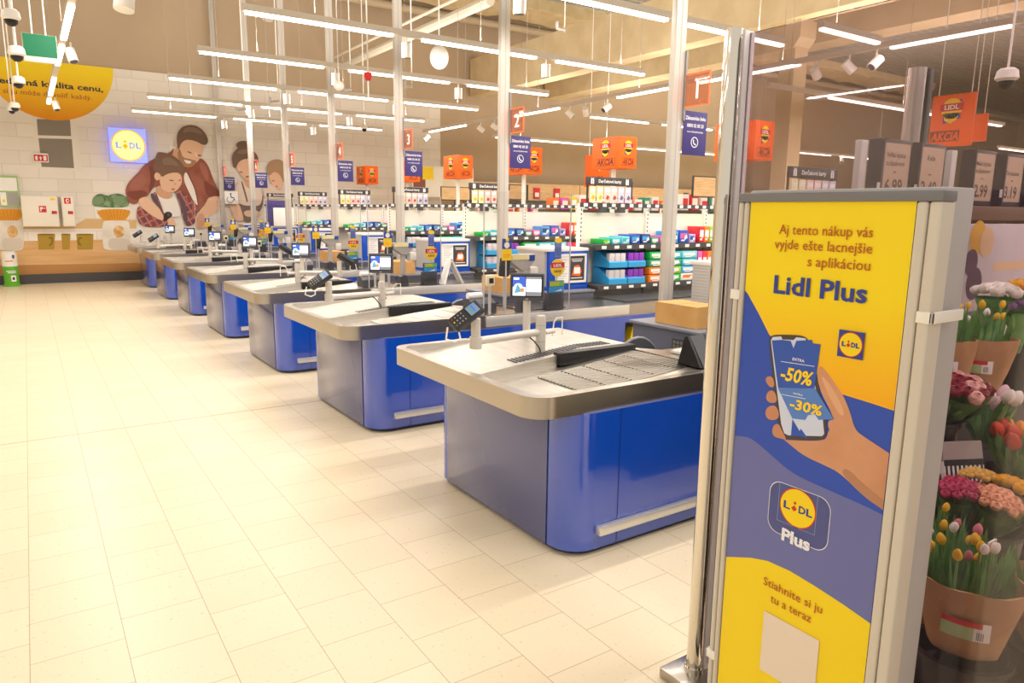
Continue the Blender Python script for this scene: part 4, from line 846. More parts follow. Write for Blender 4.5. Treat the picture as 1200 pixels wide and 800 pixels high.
# goods: upper board (z 1.295) and lower board (z .905)
def pack(x0, x1, z0, h, d, c1, c2, lab, name='gum_box', cat='snack pack', which=(1, 2, 3, 4), y=3.09):
    m1, m2 = mat('pack_' + c1[0], c1[1], .45), mat('pack_' + c2[0], c2[1], .45)
    t = thing(name, '', cat, ((x0 + x1) / 2, y, z0))
    MB().rbox(x0, y, z0, x1, y + d, z0 + h, .004, m1).build('box', t); fr = Frame(((x0 + x1) / 2, y, z0 + h / 2), (1, 0, 0), (0, 0, 1)); ww = (x1 - x0) / 2
    MB().rect(fr, -ww * .8, -h * .15, ww * .7, h * .28, m2, 1).rect(fr, -ww * .6, -h * .36, ww * .2, -h * .24, whitep, 1).poly(fr, [(ww * .1, -h * .3), (ww * .8, -h * .1), (ww * .6, h * .2), (ww * .2, h * .05)], whitep, 2).build('print', t, smooth=0)
    lanes(t, lab, 'impulse goods', list(which))
C = dict(turq=('turquoise', '#35c0cf'), aqua=('aqua', '#7fd6e6'), green=('green', '#18b84a'), mint=('mint', '#3f9f7a'), blue=('royal_blue', '#2c57b8'), navy=('navy_blue', '#27407f'), pink=('pink', '#e05fb0'), red=('red', '#e22f3c'), orange=('orange', '#f58220'), yellow=('yellow', '#f7d21e'), purple=('purple', '#7a3fb8'), white=('white', '#f3f1ee'), sky=('sky', '#49a6e6'), lime=('lime', '#9ad02f'), lilac=('lilac', '#b9a8dc'))
up = [('green', 'lime', .10, .05), ('turq', 'white', .12, .06), ('aqua', 'turq', .11, .075), ('blue', 'sky', .13, .09), ('navy', 'sky', .13, .095), ('mint', 'white', .11, .06), ('pink', 'white', .12, .075), ('sky', 'navy', .14, .12), ('blue', 'pink', .14, .13), ('lilac', 'blue', .10, .09)]
x = 4.66
for i, (a, b, ww, hh) in enumerate(up):
    pack(x, x + ww - .008, 1.295, hh, .2, C[a], C[b], '%s gum box, %s on the upper impulse shelf' % (C[a][0].replace('_', ' '), ON[i]), which=(1, 2, 3, 4, 5)); x += ww + .012
x = 6.02
for i, a in enumerate(['red', 'orange', 'lime', 'green', 'navy', 'sky', 'yellow', 'yellow', 'red', 'orange']):
    pack(x, x + .075, 1.295, .17, .18, C[a], C['white'], '%s upright pack, %s in the upper right bay' % (C[a][0].replace('_', ' '), ON[i]), 'sweet_pack', which=(1, 2, 3)); x += .082
x = 5.96
for i, a in enumerate(['pink', 'red', 'orange', 'orange', 'red', 'red', 'yellow', 'lime', 'purple', 'lilac']):
    pack(x, x + .07, .905, .30, .18, C[a], C['white'], '%s upright pack, %s in the lower right bay' % (C[a][0].replace('_', ' '), ON[i]), 'sweet_pack', which=(1, 2, 3), y=3.04); x += .078
# display trays of the lower shelf: two columns of blue trays, then stacked packs
tray_b = mat('tray_blue', '#36a6de', .5)
k = 0
for i, (cn, cm) in enumerate((('silver', '#d8cfd0'), ('purple', '#8a35b5'))):
    for j in range(2):
        x0, z0 = 4.70 + i * .25, .905 + j * .163
        t = thing('display_tray', '', 'display tray', (x0 + .1, 3.1, z0))
        MB().prism([(3.03, z0), (3.28, z0), (3.28, z0 + .155), (3.20, z0 + .155), (3.03, z0 + .05)], x0, x0 + .235, tray_b, 'x').build('tray', t)
        for q in range(3): MB().rbox(x0 + .012 + q * .072, 3.045, z0 + .02, x0 + .078 + q * .072, 3.10, z0 + .14, .006, mat('sweet_' + cn, cm, .4)).build('sachet', t)
        lanes(t, '%s blue tray of %s sachets on the lower impulse shelf' % (('lower', 'upper')[j], cn), 'display trays', [1, 2, 3])
for i, cols in enumerate((('orange', 'orange', 'mint', 'green'), ('green', 'lime', 'mint', 'turq'), ('white', 'sky', 'turq', 'aqua'))):
    for j, a in enumerate(cols):
        x0 = 5.24 + i * .235
        pack(x0, x0 + .225, .905 + j * .078, .072, .2, C[a], C['white' if a != 'white' else 'orange'], '%s snack box, %s column, %s up, lower impulse shelf' % (C[a][0].replace('_', ' '), ON[i], ON[j]), 'snack_box', which=(1, 2, 3), y=3.03)
t = thing('carrier_bag', 'folded yellow and blue bags in the niche of the second checkout', 'bag', (4.55, 4.72, .36))
MB().prism([(4.45, .36), (4.55, .36), (4.60, .57), (4.50, .58)], 4.72, 4.80, yellow, 'y').build('bag', t); MB().prism([(4.60, .36), (4.84, .36), (4.84, .45), (4.62, .46)], 4.70, 4.80, cab, 'y').build('stack', t)

# ------------------------------------------------------------------ orange box signs on poles
def box_sign3(x, y, z, label, sx=.33, sy=.58, h=.43):
    t = thing('promo_box_sign', label, 'sign', (x, y, 0), 'orange box signs')
    MB().rbox(x - sx / 2, y - sy / 2, z - h / 2, x + sx / 2, y + sy / 2, z + h / 2, .006, orange).build('box', t)
    mb = MB()
    for fr, W in ((Frame((x, y - sy / 2, z), (1, 0, 0), (0, 0, 1)), sx), (Frame((x - sx / 2, y, z), (0, -1, 0), (0, 0, 1)), sy)):
        ceny(mb, fr, 0, .07, .26 if W > .4 else .22, 1, .0015)
        mb.rect(fr, -W * .36, -.18, W * .36, -.075, orange_d, 1, .0015).rect(fr, -W * .345, -.172, W * .345, -.083, orange, 2, .0015).text(fr, 'AKCIA', 0, -.163, brownp, W * .62, .08, 3, .0015, .03, 'c', .15)
    mb.build('print', t, smooth=0)
    MB().cyl((x, y, 0), (x, y, z - h / 2), .035, white, 14).build('pole', t); MB().cyl((x, y, 0), (x, y, .02), .07, white, 20).build('base', t)
for k, lab in enumerate(('orange box sign half hidden behind the chrome gate post', 'large orange box sign above the gift card shelf, right of centre', 'orange box sign behind the second nearest hotline sign', 'orange box sign between second and third tall posts, showing two faces', 'orange box sign behind the third nearest hotline sign', 'farthest orange box sign, right of the fourth tall post')):
    box_sign3(7.08, 5.70 + 2.26 * k, 2.43, lab)
t = thing('hanging_promo_board', 'flat orange promotion board behind the large orange box sign', 'sign', (9.4, 11.0, 2.42))
MB().rbox(9.38, 10.7, 2.1, 9.42, 11.4, 2.72, .004, orange).build('board', t); fr = Frame((9.38, 11.05, 2.42), (0, -1, 0), (0, 0, 1)); mb = MB(); ceny(mb, fr, .1, .1, .28, 1, .002); mb.text(fr, 'AKCIA', 0, -.25, brownp, .45, .13, 2, .002, .03, 'c', .15); mb.build('print', t, smooth=0)
for yy in (10.8, 11.3): MB().cyl((9.4, yy, 2.72), (9.4, yy, 7.0), .006, white, 6).build('suspension_wire', t)
def akcia_board(x, y0, y1, z0, z1, label, txt=True):
    t = thing('hanging_promo_board', label, 'sign', (x, (y0 + y1) / 2, z0))
    MB().rbox(x, y0, z0, x + .04, y1, z1, .004, orange).build('board', t)
    if txt:
        fr = Frame((x, (y0 + y1) / 2, (z0 + z1) / 2), (0, -1, 0), (0, 0, 1)); mb = MB(); W = y1 - y0
        ceny(mb, fr, -.01, .12, .34, 1, .002); mb.rect(fr, -W * .47, -.25, W * .22, -.12, orange_d, 1, .002).text(fr, 'AKCIA', -W * .12, -.235, orange, W * .66, .10, 2, .002, .03, 'c', .15); mb.build('print', t, smooth=0)
    for yy in (y0 + .06, y1 - .06): MB().cyl((x + .02, yy, z1), (x + .02, yy, 7.0), .006, white, 6).build('suspension_wire', t)
akcia_board(9.6, 4.36, 4.86, 2.46, 3.08, 'orange promotion board with price badge at right, beside the steel post')
akcia_board(12.0, 5.25, 5.5, 2.72, 3.12, 'small plain orange board behind the right hand promotion board', False)

# ------------------------------------------------------------------ far shelving of the shop
woodp = noise_colour(mat('header_wood', '#dcb684', .6), '#d4ac78', '#e4c192', 5, stretch=(1, 1, 8))
t = thing('wall_shelf', 'long shelf wall with pale wood header boards along the far wall', 'shelf', (20, 17.6, 0))
MB().box(10.4, 17.55, 0, 34, 17.95, .15, slate).build('base', t); MB().box(10.4, 17.90, .15, 34, 17.98, 2.0, cream).build('back_panel', t)
for i in range(12): MB().box(10.4 + 1.97 * i, 17.62, 1.93, 12.34 + 1.97 * i, 17.66, 2.42, woodp).build('header_board', t)
for z in (.5, .95, 1.4, 1.85): MB().box(10.4, 17.50, z, 34, 17.92, z + .04, slate).build('shelf_board', t)
for i, (x, c) in enumerate(((12.0, dark), (12.55, red), (13.3, red), (15.3, dark), (18.9, dark), (19.6, red), (21.3, red), (24, red), (27.5, red))):
    tag(MB().rbox(x, 17.58, 1.98, x + .22, 17.615, 2.30, .004, c).rect(Frame((x + .11, 17.58, 2.14), (1, 0, 0), (0, 0, 1)), -.07, -.1, .07, .02, whitep, 1, .002).build('price_sign', at=(x, 17.6, 2)), '%s price sign on the far wooden header, %s from left' % ('red' if c is red else 'dark', ON[i]), 'price sign', 'far price signs')
gc = ['red', 'white', 'yellow', 'white', 'orange', 'white', 'mint', 'white', 'red', 'pink', 'green', 'white']
random.seed(11); i = 0
def stock(name, cat, x0, x1, y, z, group, base, hh, ww, step, pal, seed):
    random.seed(seed); x = x0; n = 0
    while x < x1:
        a = pal[(n * 5 + seed) % len(pal)]; w2 = ww * random.uniform(.8, 1.2); h2 = hh * random.uniform(.75, 1.1)
        o = MB().rbox(x, y, z, x + w2, y + .22, z + h2, .01, mat('pack_' + C[a][0], C[a][1], .45)).rect(Frame((x + w2 / 2, y, z + h2 / 2), (1, 0, 0), (0, 0, 1)), -w2 * .35, -h2 * .2, w2 * .35, h2 * .25, whitep if a != 'white' else mat('pack_red', C['red'][1]), 1, .002).build(name, at=(x, y, z))
        tag(o, '%s pack %s, number %d counted from the left' % (C[a][0].replace('_', ' '), base, n + 1), cat, group); n += 1; x += w2 + step
stock('goods_pack', 'goods pack', 10.6, 33, 17.55, 1.44, 'packs on the far wall shelf', 'on the far wall shelf below the wood', .34, .34, .12, gc, 1)
# gondola between lanes and wall
for q, (gx, gy, gl, lab) in enumerate(((9.6, 9.0, 6.5, 'white gondola shelf behind the second checkout shelf'), (9.0, 12.0, 6.0, 'white gondola shelf deeper in the shop, centre right'))):
    t = thing('gondola_shelf', lab, 'shelf', (gx + gl / 2, gy, 0))
    MB().box(gx, gy, 0, gx + gl, gy + .5, .15, slate).build('base', t); MB().box(gx, gy + .45, .15, gx + gl, gy + .5, 1.75, cream).build('back_panel', t)
    for z in (.45, .9, 1.3, 1.62): MB().box(gx, gy, z, gx + gl, gy + .45, z + .035, slate).build('shelf_board', t)
    stock('goods_pack', 'goods pack', gx + .05, gx + gl - .3, gy + .02, 1.655, 'packs on top of the gondolas', 'on top of the %s gondola' % ('nearer' if q == 0 else 'farther'), .3, .2, .06, gc, 3 + q)
    stock('goods_pack', 'goods pack', gx + .05, gx + gl - .3, gy + .02, 1.335, 'packs on the gondolas', 'on the second board of the %s gondola' % ('nearer' if q == 0 else 'farther'), .24, .18, .05, gc, 6 + q)
t = thing('bakery_picture', 'pale picture panel over the chiller left of an orange box sign', 'picture', (11, 17.4, 2.0))
MB().box(8.45, 17.30, 1.95, 10.3, 17.34, 2.75, mat('panel_cream', '#efe6d6', .6)).build('panel', t)
fr = Frame((8.45, 17.30, 1.95), (1, 0, 0), (0, 0, 1)); MB().rect(fr, .03, .25, .38, .78, mat('panel_brown', '#8f5a44', .6), 1, .002).rect(fr, .3, .45, .62, .78, yellow, 2, .002).poly(fr, [(.9, .55), (1.1, .75), (1.3, .6)], mat('panel_leaf', '#a9c87a', .6), 2, .002).rect(fr, .9, .0, 1.8, .5, mat('panel_sand', '#ead9bb', .6), 1, .002).build('print', t, smooth=0)
MB().box(8.6, 17.31, 0, 8.66, 17.33, 1.95, white).box(10.1, 17.31, 0, 10.16, 17.33, 1.95, white).build('stand', t)
for x, y in ((8.9, 10.5), (8.6, 13.6), (8.7, 16.2), (8.9, 8.1)):
    t = thing('wood_sign', 'pale wood sign frame under an orange box sign, %s' % {10.5: 'behind the second post', 13.6: 'left of the second post', 16.2: 'near the third post', 8.1: 'right of centre'}[y], 'sign', (x, y, 1.7))
    MB().rbox(x, y, 1.86, x + .95, y + .03, 2.2, .004, dark).build('frame', t); MB().box(x + .02, y - .004, 1.88, x + .89, y, 2.18, woodp).build('board', t); MB().cyl((x + .4, y + .015, 0), (x + .4, y + .015, 1.86), .02, dgrey, 8).cyl((x + .4, y + .015, 0), (x + .4, y + .015, .015), .15, dgrey, 16).build('stand', t)
# ------------------------------------------------------------------ chrome gate post, glass and anti-theft panel with poster
t = thing('gate_post', 'tall polished chrome gate post with white profile, right of the nearest checkout', 'post', (1.80, 1.50, 0))
MB().cyl((1.787, 1.50, .03), (1.787, 1.50, 2.137), .027, chrome, 28).build('chrome_tube', t)
MB().rbox(1.815, 1.482, .03, 1.862, 1.522, 2.137, .003, mat('post_white', '#ded9da', .4)).build('profile', t)
MB().rbox(1.70, 1.42, 0, 1.90, 1.58, .04, .006, steel_flat).build('base', t); MB().cyl((1.787, 1.50, .04), (1.787, 1.50, .06), .033, chrome, 24).build('collar', t)
t = thing('glass_panel', 'tinted glass gate panel running from the chrome post toward the camera', 'glass panel', (1.84, .6, .06))
MB().box(1.836, -.7, .06, 1.844, 1.482, 2.13, glasst).build('pane', t)
for yy in (-.5, 1.2): MB().rbox(1.80, yy - .03, 0, 1.88, yy + .03, .07, .004, steel_flat).build('floor_clamp', t)
t = thing('steel_post', 'brushed steel post behind the flower price frames', 'post', (3.62, 1.92, 0))
MB().cyl((3.62, 1.92, .02), (3.62, 1.92, 2.30), .04, steel_flat, 24).build('tube', t); MB().rbox(3.662, 1.88, .02, 3.70, 1.95, 2.30, .003, black).build('profile', t); MB().rbox(3.54, 1.84, 0, 3.72, 2.0, .02, .003, steel_flat).build('base', t)
# antenna panel with its poster
t = thing('security_gate_antenna', 'grey anti-theft gate panel carrying the yellow and blue app poster', 'security gate', (1.68, 1.03, 0))
pg = mat('gate_grey', '#b5b2b1', .45); tg = mat('gate_tube_beige', '#d2cabb', .4)
MB().rbox(1.655, .782, .03, 1.775, 1.30, 1.664, .006, pg).build('panel', t)
MB().rbox(1.57, .76, 0, 1.80, 1.31, .03, .004, dgrey).build('base', t)
MB().rbox(1.593, .763, 1.632, 1.655, 1.288, 1.655, .003, mat('cap_grey', '#77777a', .4)).build('cap', t)
for y0, y1 in ((.764, .790), (.793, .817), (1.255, 1.269), (1.272, 1.287)): MB().rbox(1.594, y0, .03, 1.654, y1, 1.632, .006, tg, 3).build('frame_tube', t)
MB().box(1.61, .80, .04, 1.65, 1.27, 1.63, mat('frame_backing_grey', '#8f8a84', .6)).build('backing', t)  # plain grey board behind the poster, between the tubes
for y0, y1, z in ((.755, .79, 1.385), (1.26, 1.295, 1.385), (1.26, 1.295, .30)):
    MB().rbox(1.588, y0, z - .013, 1.60, y1, z + .013, .003, white).rbox(1.588, y0 if y0 < 1 else y1 - .008, z - .013, 1.73, y0 + .008 if y0 < 1 else y1, z + .013, .003, white).build('strap', t)
POSTER=[
('yellow',[(-1.412,1.65),(-0.841,1.646),(-0.837,1.127),(-0.888,1.13),(-0.942,1.135),(-1.023,1.141),(-1.094,1.159),(-1.169,1.186),(-1.259,1.265),(-1.299,1.32),(-1.341,1.372),(-1.392,1.415)]),
('phone',[(-1.259,1.251),(-1.25,1.263),(-1.226,1.269),(-1.164,1.277),(-1.14,1.275),(-1.129,1.26),(-1.105,1.204),(-1.084,1.12),(-1.059,1.065),(-1.055,1.019),(-1.064,1.004),(-1.171,0.977),(-1.192,0.981),(-1.202,1.007),(-1.236,1.151)]),
('screen',[(-1.25,1.248),(-1.245,1.259),(-1.218,1.265),(-1.213,1.257),(-1.178,1.261),(-1.17,1.27),(-1.143,1.271),(-1.134,1.26),(-1.109,1.169),(-1.07,1.062),(-1.062,1.023),(-1.068,1.015),(-1.169,0.99),(-1.183,0.992),(-1.195,1.016),(-1.228,1.153)]),
('ticket',[(-1.247,1.249),(-1.213,1.256),(-1.186,1.257),(-1.176,1.238),(-1.169,1.26),(-1.123,1.27),(-1.118,1.261),(-1.096,1.262),(-1.102,1.14),(-1.214,1.117)]),
('ticket2',[(-1.214,1.116),(-1.101,1.141),(-1.038,1.07),(-1.082,1.057),(-1.095,1.071),(-1.114,1.062),(-1.121,1.047),(-1.161,1.041)]),
('skin',[(-1.097,1.152),(-1.097,1.208),(-1.076,1.196),(-1.048,1.168),(-1.021,1.141),(-0.997,1.101),(-0.979,1.056),(-0.951,1.044),(-0.888,1.022),(-0.829,1.0),(-0.819,0.915),(-0.843,0.855),(-0.885,0.872),(-0.935,0.887),(-1.007,0.93),(-1.05,0.937),(-1.118,0.945),(-1.166,0.966),(-1.187,0.975),(-1.171,0.975),(-1.064,1.002),(-1.053,1.019),(-1.052,1.033),(-1.047,1.037),(-1.054,1.046),(-1.054,1.063),(-1.036,1.07)]),
('skind',[(-1.007,0.93),(-0.992,0.952),(-0.938,0.919),(-0.878,0.894),(-0.832,0.866),(-0.843,0.852),(-0.885,0.872),(-0.935,0.887)]),
('skinl',[(-1.09,1.18),(-1.07,1.171),(-1.034,1.132),(-1.009,1.091),(-1.022,1.081),(-1.054,1.12)]),
('finger',[(-1.259,1.131),(-1.252,1.144),(-1.236,1.147),(-1.227,1.131),(-1.227,1.116),(-1.243,1.114)]),
('finger',[(-1.252,1.086),(-1.244,1.103),(-1.228,1.108),(-1.217,1.094),(-1.214,1.075),(-1.234,1.068),(-1.248,1.073)]),
('finger',[(-1.251,1.035),(-1.244,1.055),(-1.22,1.067),(-1.206,1.053),(-1.203,1.032),(-1.22,1.02),(-1.241,1.019)]),
('finger',[(-1.223,0.987),(-1.219,1.007),(-1.203,1.017),(-1.189,0.996),(-1.171,0.976),(-1.191,0.974),(-1.215,0.973)]),
('tri',[(-1.161,1.04),(-1.135,1.011),(-1.133,1.02),(-1.108,0.997),(-1.13,0.998),(-1.161,0.991)]),
('lightblue',[(-1.465,0.914),(-1.325,0.945),(-1.29,0.947),(-1.227,0.92),(-1.151,0.884),(-1.051,0.874),(-0.893,0.862),(-0.842,0.843),(-0.673,0.885),(-0.632,0.537),(-1.803,-0.174)]),
('yellow2',[(-1.475,0.49),(-1.338,0.549),(-1.262,0.579),(-1.204,0.594),(-1.13,0.596),(-1.049,0.587),(-0.965,0.574),(-0.886,0.558),(-0.737,0.529),(-0.657,-0.176),(-1.495,-1.007)]),
]
KS = 1.602 / 1.73
T = lambda u, z: (u * KS, 1.6 + (z - 1.6) * KS)
PX0, PX1, PZ0, PZ1 = -1.252, -.820, .05, 1.637
def clip(pts):
    for ax_, lim, sg in ((0, PX0, 1), (0, PX1, -1), (1, PZ0, 1), (1, PZ1, -1)):
        o = []
        for i, p in enumerate(pts):
            q = pts[i - 1]; a, b = (p[ax_] - lim) * sg >= 0, (q[ax_] - lim) * sg >= 0
            if a != b:
                f_ = (lim - q[ax_]) / (p[ax_] - q[ax_]); o.append((q[0] + (p[0] - q[0]) * f_, q[1] + (p[1] - q[1]) * f_))
            if a: o.append(p)
        pts = o
    return pts
fr = Frame((1.602, 0, 0), (0, -1, 0), (0, 0, 1))
pp = lambda n, c, r=.35: mat('poster_' + n, c, r)
pc = dict(blue=pp('blue', '#2b4fb8'), yellow=grad_z(pp('yellow', '#f7d80a'), 1.13, 1.42, '#f7a80c', '#f8dc08'), phone=pp('phone', '#4a4039'), screen=pp('screen', '#cfd8f0'), ticket=pp('ticket', '#2f57b5'), ticket2=pp('ticket2', '#5583cf'), skin=noise_colour(pp('skin', '#c98f6a'), '#c08560', '#d59c76', 5), skind=pp('skind', '#b58260'), skinl=pp('skinl', '#e0ab86'), finger=pp('finger', '#c68a66'), tri=pp('tri', '#2b55b8'), lightblue=pp('lightblue', '#6a70ac'), yellow2=pp('yellow2', '#f6d70c'))
mb = MB().box(1.602, -PX1, PZ0, 1.612, -PX0, PZ1, pc['blue'])
order = ['lightblue', 'yellow', 'yellow2', 'skin', 'skind', 'skinl', 'phone', 'screen', 'tri', 'ticket', 'ticket2', 'finger']
for i, k in enumerate(order):
    for j, (n, p) in enumerate([q for q in POSTER if q[0] == k]):
        c_ = clip([T(*q) for q in (soft(p) if k in ('skin', 'skind', 'skinl', 'finger', 'phone', 'lightblue') else p)])
        if len(c_) > 2: mb.poly(fr, c_, pc[k], 1 + i * .5 + j * .05, .0004)
def PT(s, u0, u1, z, h, m_, bold=.0, sl=0.):
    a, b = T(u0, z); mb.text(fr, s, a, b, m_, (u1 - u0) * KS, h * KS, 9, .0004, bold, 'l', sl)
brt = pp('brown', '#b4591c'); nav = pp('navy', '#2f3f96'); wh = pp('white', '#eef0f8')
PT('Aj tento nákup vás', -1.250, -.982, 1.548, .027, brt, .004); PT('vyjde ešte lacnejšie', -1.261, -.98, 1.508, .027, brt, .004); PT('s aplikáciou', -1.155, -.981, 1.466, .027, brt, .004)
PT('Lidl Plus', -1.253, -.981, 1.385, .05, nav, .025)
PT('-50%', -1.21, -1.112, 1.145, .038, yellow, .03, .18); PT('-30%', -1.172, -1.074, 1.07, .028, yellow, .03, .1)
PT('EXTRA', -1.175, -1.138, 1.205, .008, wh, .02); PT('EXTRA', -1.163, -1.134, 1.111, .005, wh, .02)
for (a, b), (c2, d) in ((T(-1.211, 1.195), T(-1.107, 1.20)), (T(-1.20, 1.102), T(-1.125, 1.106))): mb.line(fr, [(a, b), (c2, d)], .0015, wh, 9, .0004)
x, y = T(-1.011, 1.275); logo(mb, fr, x, y, .070 * KS, 9, .0004, (nav, pp('yellow2', ''), red, nav))
# rounded app icon
x0, z0 = T(-1.215, .692); x1, z1 = T(-1.022, .848); r = .034
path = arc(x1 - r, z1 - r, r, 0, 90) + arc(x0 + r, z1 - r, r, 90, 180) + arc(x0 + r, z0 + r, r, 180, 270) + arc(x1 - r, z0 + r, r, 270, 360)
mb.poly(fr, path, wh, 3, .0004); r2 = .0018
sc_ = lambda p: (x0 + r2 + (p[0] - x0) * (x1 - x0 - 2 * r2) / (x1 - x0), z0 + r2 + (p[1] - z0) * (z1 - z0 - 2 * r2) / (z1 - z0))
mb.poly(fr, [sc_(p) for p in path], pp('icon', '#4d5590'), 4, .0004)
a, b = T(-1.183, .732); c2, d = T(-1.063, .846); mb.line(fr, [(a, b), (c2, b), (c2, d), (a, d)], .0012, pp('iconline', '#9aa2cf'), 5, .0004, True)
x, y = T(-1.121, .789); mb.disc(fr, x, y, .0535, red, 5, .0004); mb.disc(fr, x, y, .0505, pp('yellow2', ''), 6, .0004)
for s_, dx, ww in (('L', -.041, .02), ('D', .004, .02), ('L', .026, .017)): mb.text(fr, s_, x + dx, y - .010, nav, ww, .02, 7, .0004, .03)
mb.poly(fr, [(x - .018, y - .003), (x - .010, y - .012), (x - .001, y - .004), (x - .009, y + .005)], red, 7, .0004).poly(fr, [(x - .013, y + .012), (x - .008, y + .007), (x - .003, y + .012), (x - .008, y + .017)], red, 7, .0004)
PT('Plus', -1.163, -1.072, .681, .036, wh, .04)
PT('Stiahnite si ju', -1.21, -1.019, .518, .026, brt, .004); PT('tu a teraz', -1.182, -1.049, .475, .026, brt, .004)
a, b = T(-1.20, .245); c2, d = T(-1.018, .437); mb.rect(fr, a, b, c2, d, pp('paper', '#e8d9c6'), 8, .0004)
mb.build('poster', t, smooth=0)['label'] = 'yellow and blue poster with a hand holding a phone'

# ------------------------------------------------------------------ flower stand behind the gate glass
rackm = mat('rack_dark', '#2a262b', .5)
t = thing('flower_stand', 'dark tiered flower stand with a brown ledge behind the gate glass', 'flower stand', (3.3, 1.5, 0))
for n, (x0, y0, x1, y1, z) in (('tier', (2.3, 1.02, 4.2, 1.34, .14)), ('tier', (2.6, 1.34, 4.4, 1.52, .46)), ('tier', (3.0, 1.52, 4.7, 1.80, .66))): MB().rbox(x0, y0, 0, x1, y1, z, .01, rackm).build(n, t)
MB().rbox(2.9, 1.70, 1.585, 4.9, 1.80, 1.655, .004, mat('ledge_brown', '#6d4f38', .5)).build('ledge', t)
for x in (2.92, 4.85): MB().box(x, 1.77, 0, x + .04, 1.80, 1.585, rackm).build('upright', t)
MB().box(2.2, .6, 0, 3.6, 1.0, .012, mat('mat_yellow', '#d8b92a', .6)).build('floor_mat', t)
frm = mat('frame_dark', '#3c2f38', .45); fpm = mat('frame_paper', '#b9a08c', .6)
for i, (x, tx, price) in enumerate(((3.02, ('Veľká kytica', 'tulipánov'), '6.99'), (3.32, ('Ruže', ''), '2.49'), (3.83, ('Malá kytica', 'tulipánov'), '2.99'), (4.16, ('', 'Chryzantéma'), '3.19'), (4.46, ('', 'Kytica'), '4.19'))):
    p = thing('price_display', 'dark price frame on the flower ledge, %s from left' % ON[i], 'price frame', (x + .13, 1.74, 1.655), 'flower price frames')
    MB().rbox(x, 1.725, 1.656, x + .26, 1.765, 1.925, .004, frm).build('frame', p)
    f = Frame((x + .13, 1.7245, 1.79), (1, 0, 0), (0, 0, 1)); mb = MB().rect(f, -.105, -.11, .115, .118, fpm, 1)
    for j, s_ in enumerate(tx):
        if s_: mb.text(f, s_, 0, .06 - j * .035, mat('frame_ink', '#4c3b33', .6), .15 if len(s_) > 5 else .07, .022, 2, align='c', bold=.01)
    mb.rect(f, -.012, -.005, .012, .0, mat('frame_ink', '#4c3b33'), 2).text(f, price, 0, -.09, mat('frame_ink', ''), .14, .06, 2, bold=.02, align='c'); mb.build('card', p, smooth=0)
    MB().box(x - .012, 1.70, 1.66, x, 1.765, 1.92, frm).box(x - .013, 1.702, 1.70, x - .012, 1.715, 1.74, whitep).build('holder', p)
for x, lab in ((2.90, 'left end of the price frames'), (3.66, 'middle of the price frames')):
    tag(MB().rbox(x, 1.735, 1.656, x + .05, 1.765, 1.91, .003, lgrey).build('frame_divider', at=(x, 1.74, 1.656)), 'light grey upright divider on the flower ledge at the %s' % lab, 'divider')
# pale picture panel beyond the flowers
t = thing('flower_picture', 'pale floral picture panel standing beyond the flower stand', 'picture', (5.2, 2.07, 0))
MB().rbox(4.3, 2.05, .8, 6.2, 2.09, 1.56, .003, mat('panel_lilac', '#cfc6cc', .5)).build('panel', t); fr = Frame((4.65, 2.05, 1.15), (1, 0, 0), (0, 0, 1))
mb = MB().disc(fr, .1, .33, .10, mat('panel_yellow', '#e8b43c', .5), 1, .001).disc(fr, .22, .3, .09, mat('panel_peach', '#e6c39a', .5), 2, .001).disc(fr, .05, .18, .08, mat('panel_plum', '#5b3f55', .5), 3, .001).disc(fr, .12, .05, .10, mat('panel_plum', ''), 1, .001).rect(fr, .35, .12, .8, .17, mat('panel_peach', ''), 1, .001).rect(fr, .9, -.3, .92, .43, lgrey, 1, .001).rect(fr, -.1, -.3, .35, -.12, mat('panel_photo', '#77655f', .5), 1, .001); mb.build('print', t, smooth=0)
MB().box(4.4, 2.05, 0, 4.46, 2.09, .8, lgrey).box(6.0, 2.05, 0, 6.06, 2.09, .8, lgrey).build('stand', t)

def bucket(c, r0, r1, h, label, name='flower_bucket'):
    t = thing(name, label, 'bucket', c, 'black flower buckets'); x, y, z = c
    MB().lathe(c, [(.001, 0), (r0, 0), (r1, h - .02), (r1 + .012, h - .015), (r1 + .012, h), (r1 - .006, h), (r1 - .01, h - .03), (r0 - .01, .012), (.001, .012)], mat('bucket_black', '#191720', .28), 28).build('body', t)
    return t
def leaf(mb, base, tip, wd, bend, m_):
    base, tip = Vector(base), Vector(tip); d = tip - base; s = d.cross(Vector((0, 0, 1)))
    s = (s.normalized() if s.length > 1e-4 else Vector((1, 0, 0))); s = Matrix.Rotation(random.uniform(0, 3), 3, d.normalized()) @ s; o = d.normalized().cross(s)
    pr = [.5, .9, 1.0, .75, .05]; v = []; n = len(pr)
    for i, q in enumerate(pr):
        f_ = i / (n - 1); p = base + d * f_ + o * bend * math.sin(f_ * PI * .5) ** 2
        v += [p - s * wd * q * .5, p + o * wd * .18 * q, p + s * wd * q * .5]
    mb.add(v, [(3 * i + j, 3 * i + j + 1, 3 * i + j + 4, 3 * i + j + 3) for i in range(n - 1) for j in (0, 1)], m_)
def tulip_head(mb, p, d, r, m_):
    d = Vector(d).normalized(); q = d.to_track_quat('Z', 'Y').to_matrix()
    mb.lathe(p, [(.001, -.2 * r), (.55 * r, 0), (.95 * r, .7 * r), (1.0 * r, 1.3 * r), (.78 * r, 2.0 * r), (.42 * r, 2.5 * r), (.0005, 2.72 * r)], m_, 12, q, lambda a, j: 1 + .10 * math.cos(3 * a + j * .3))
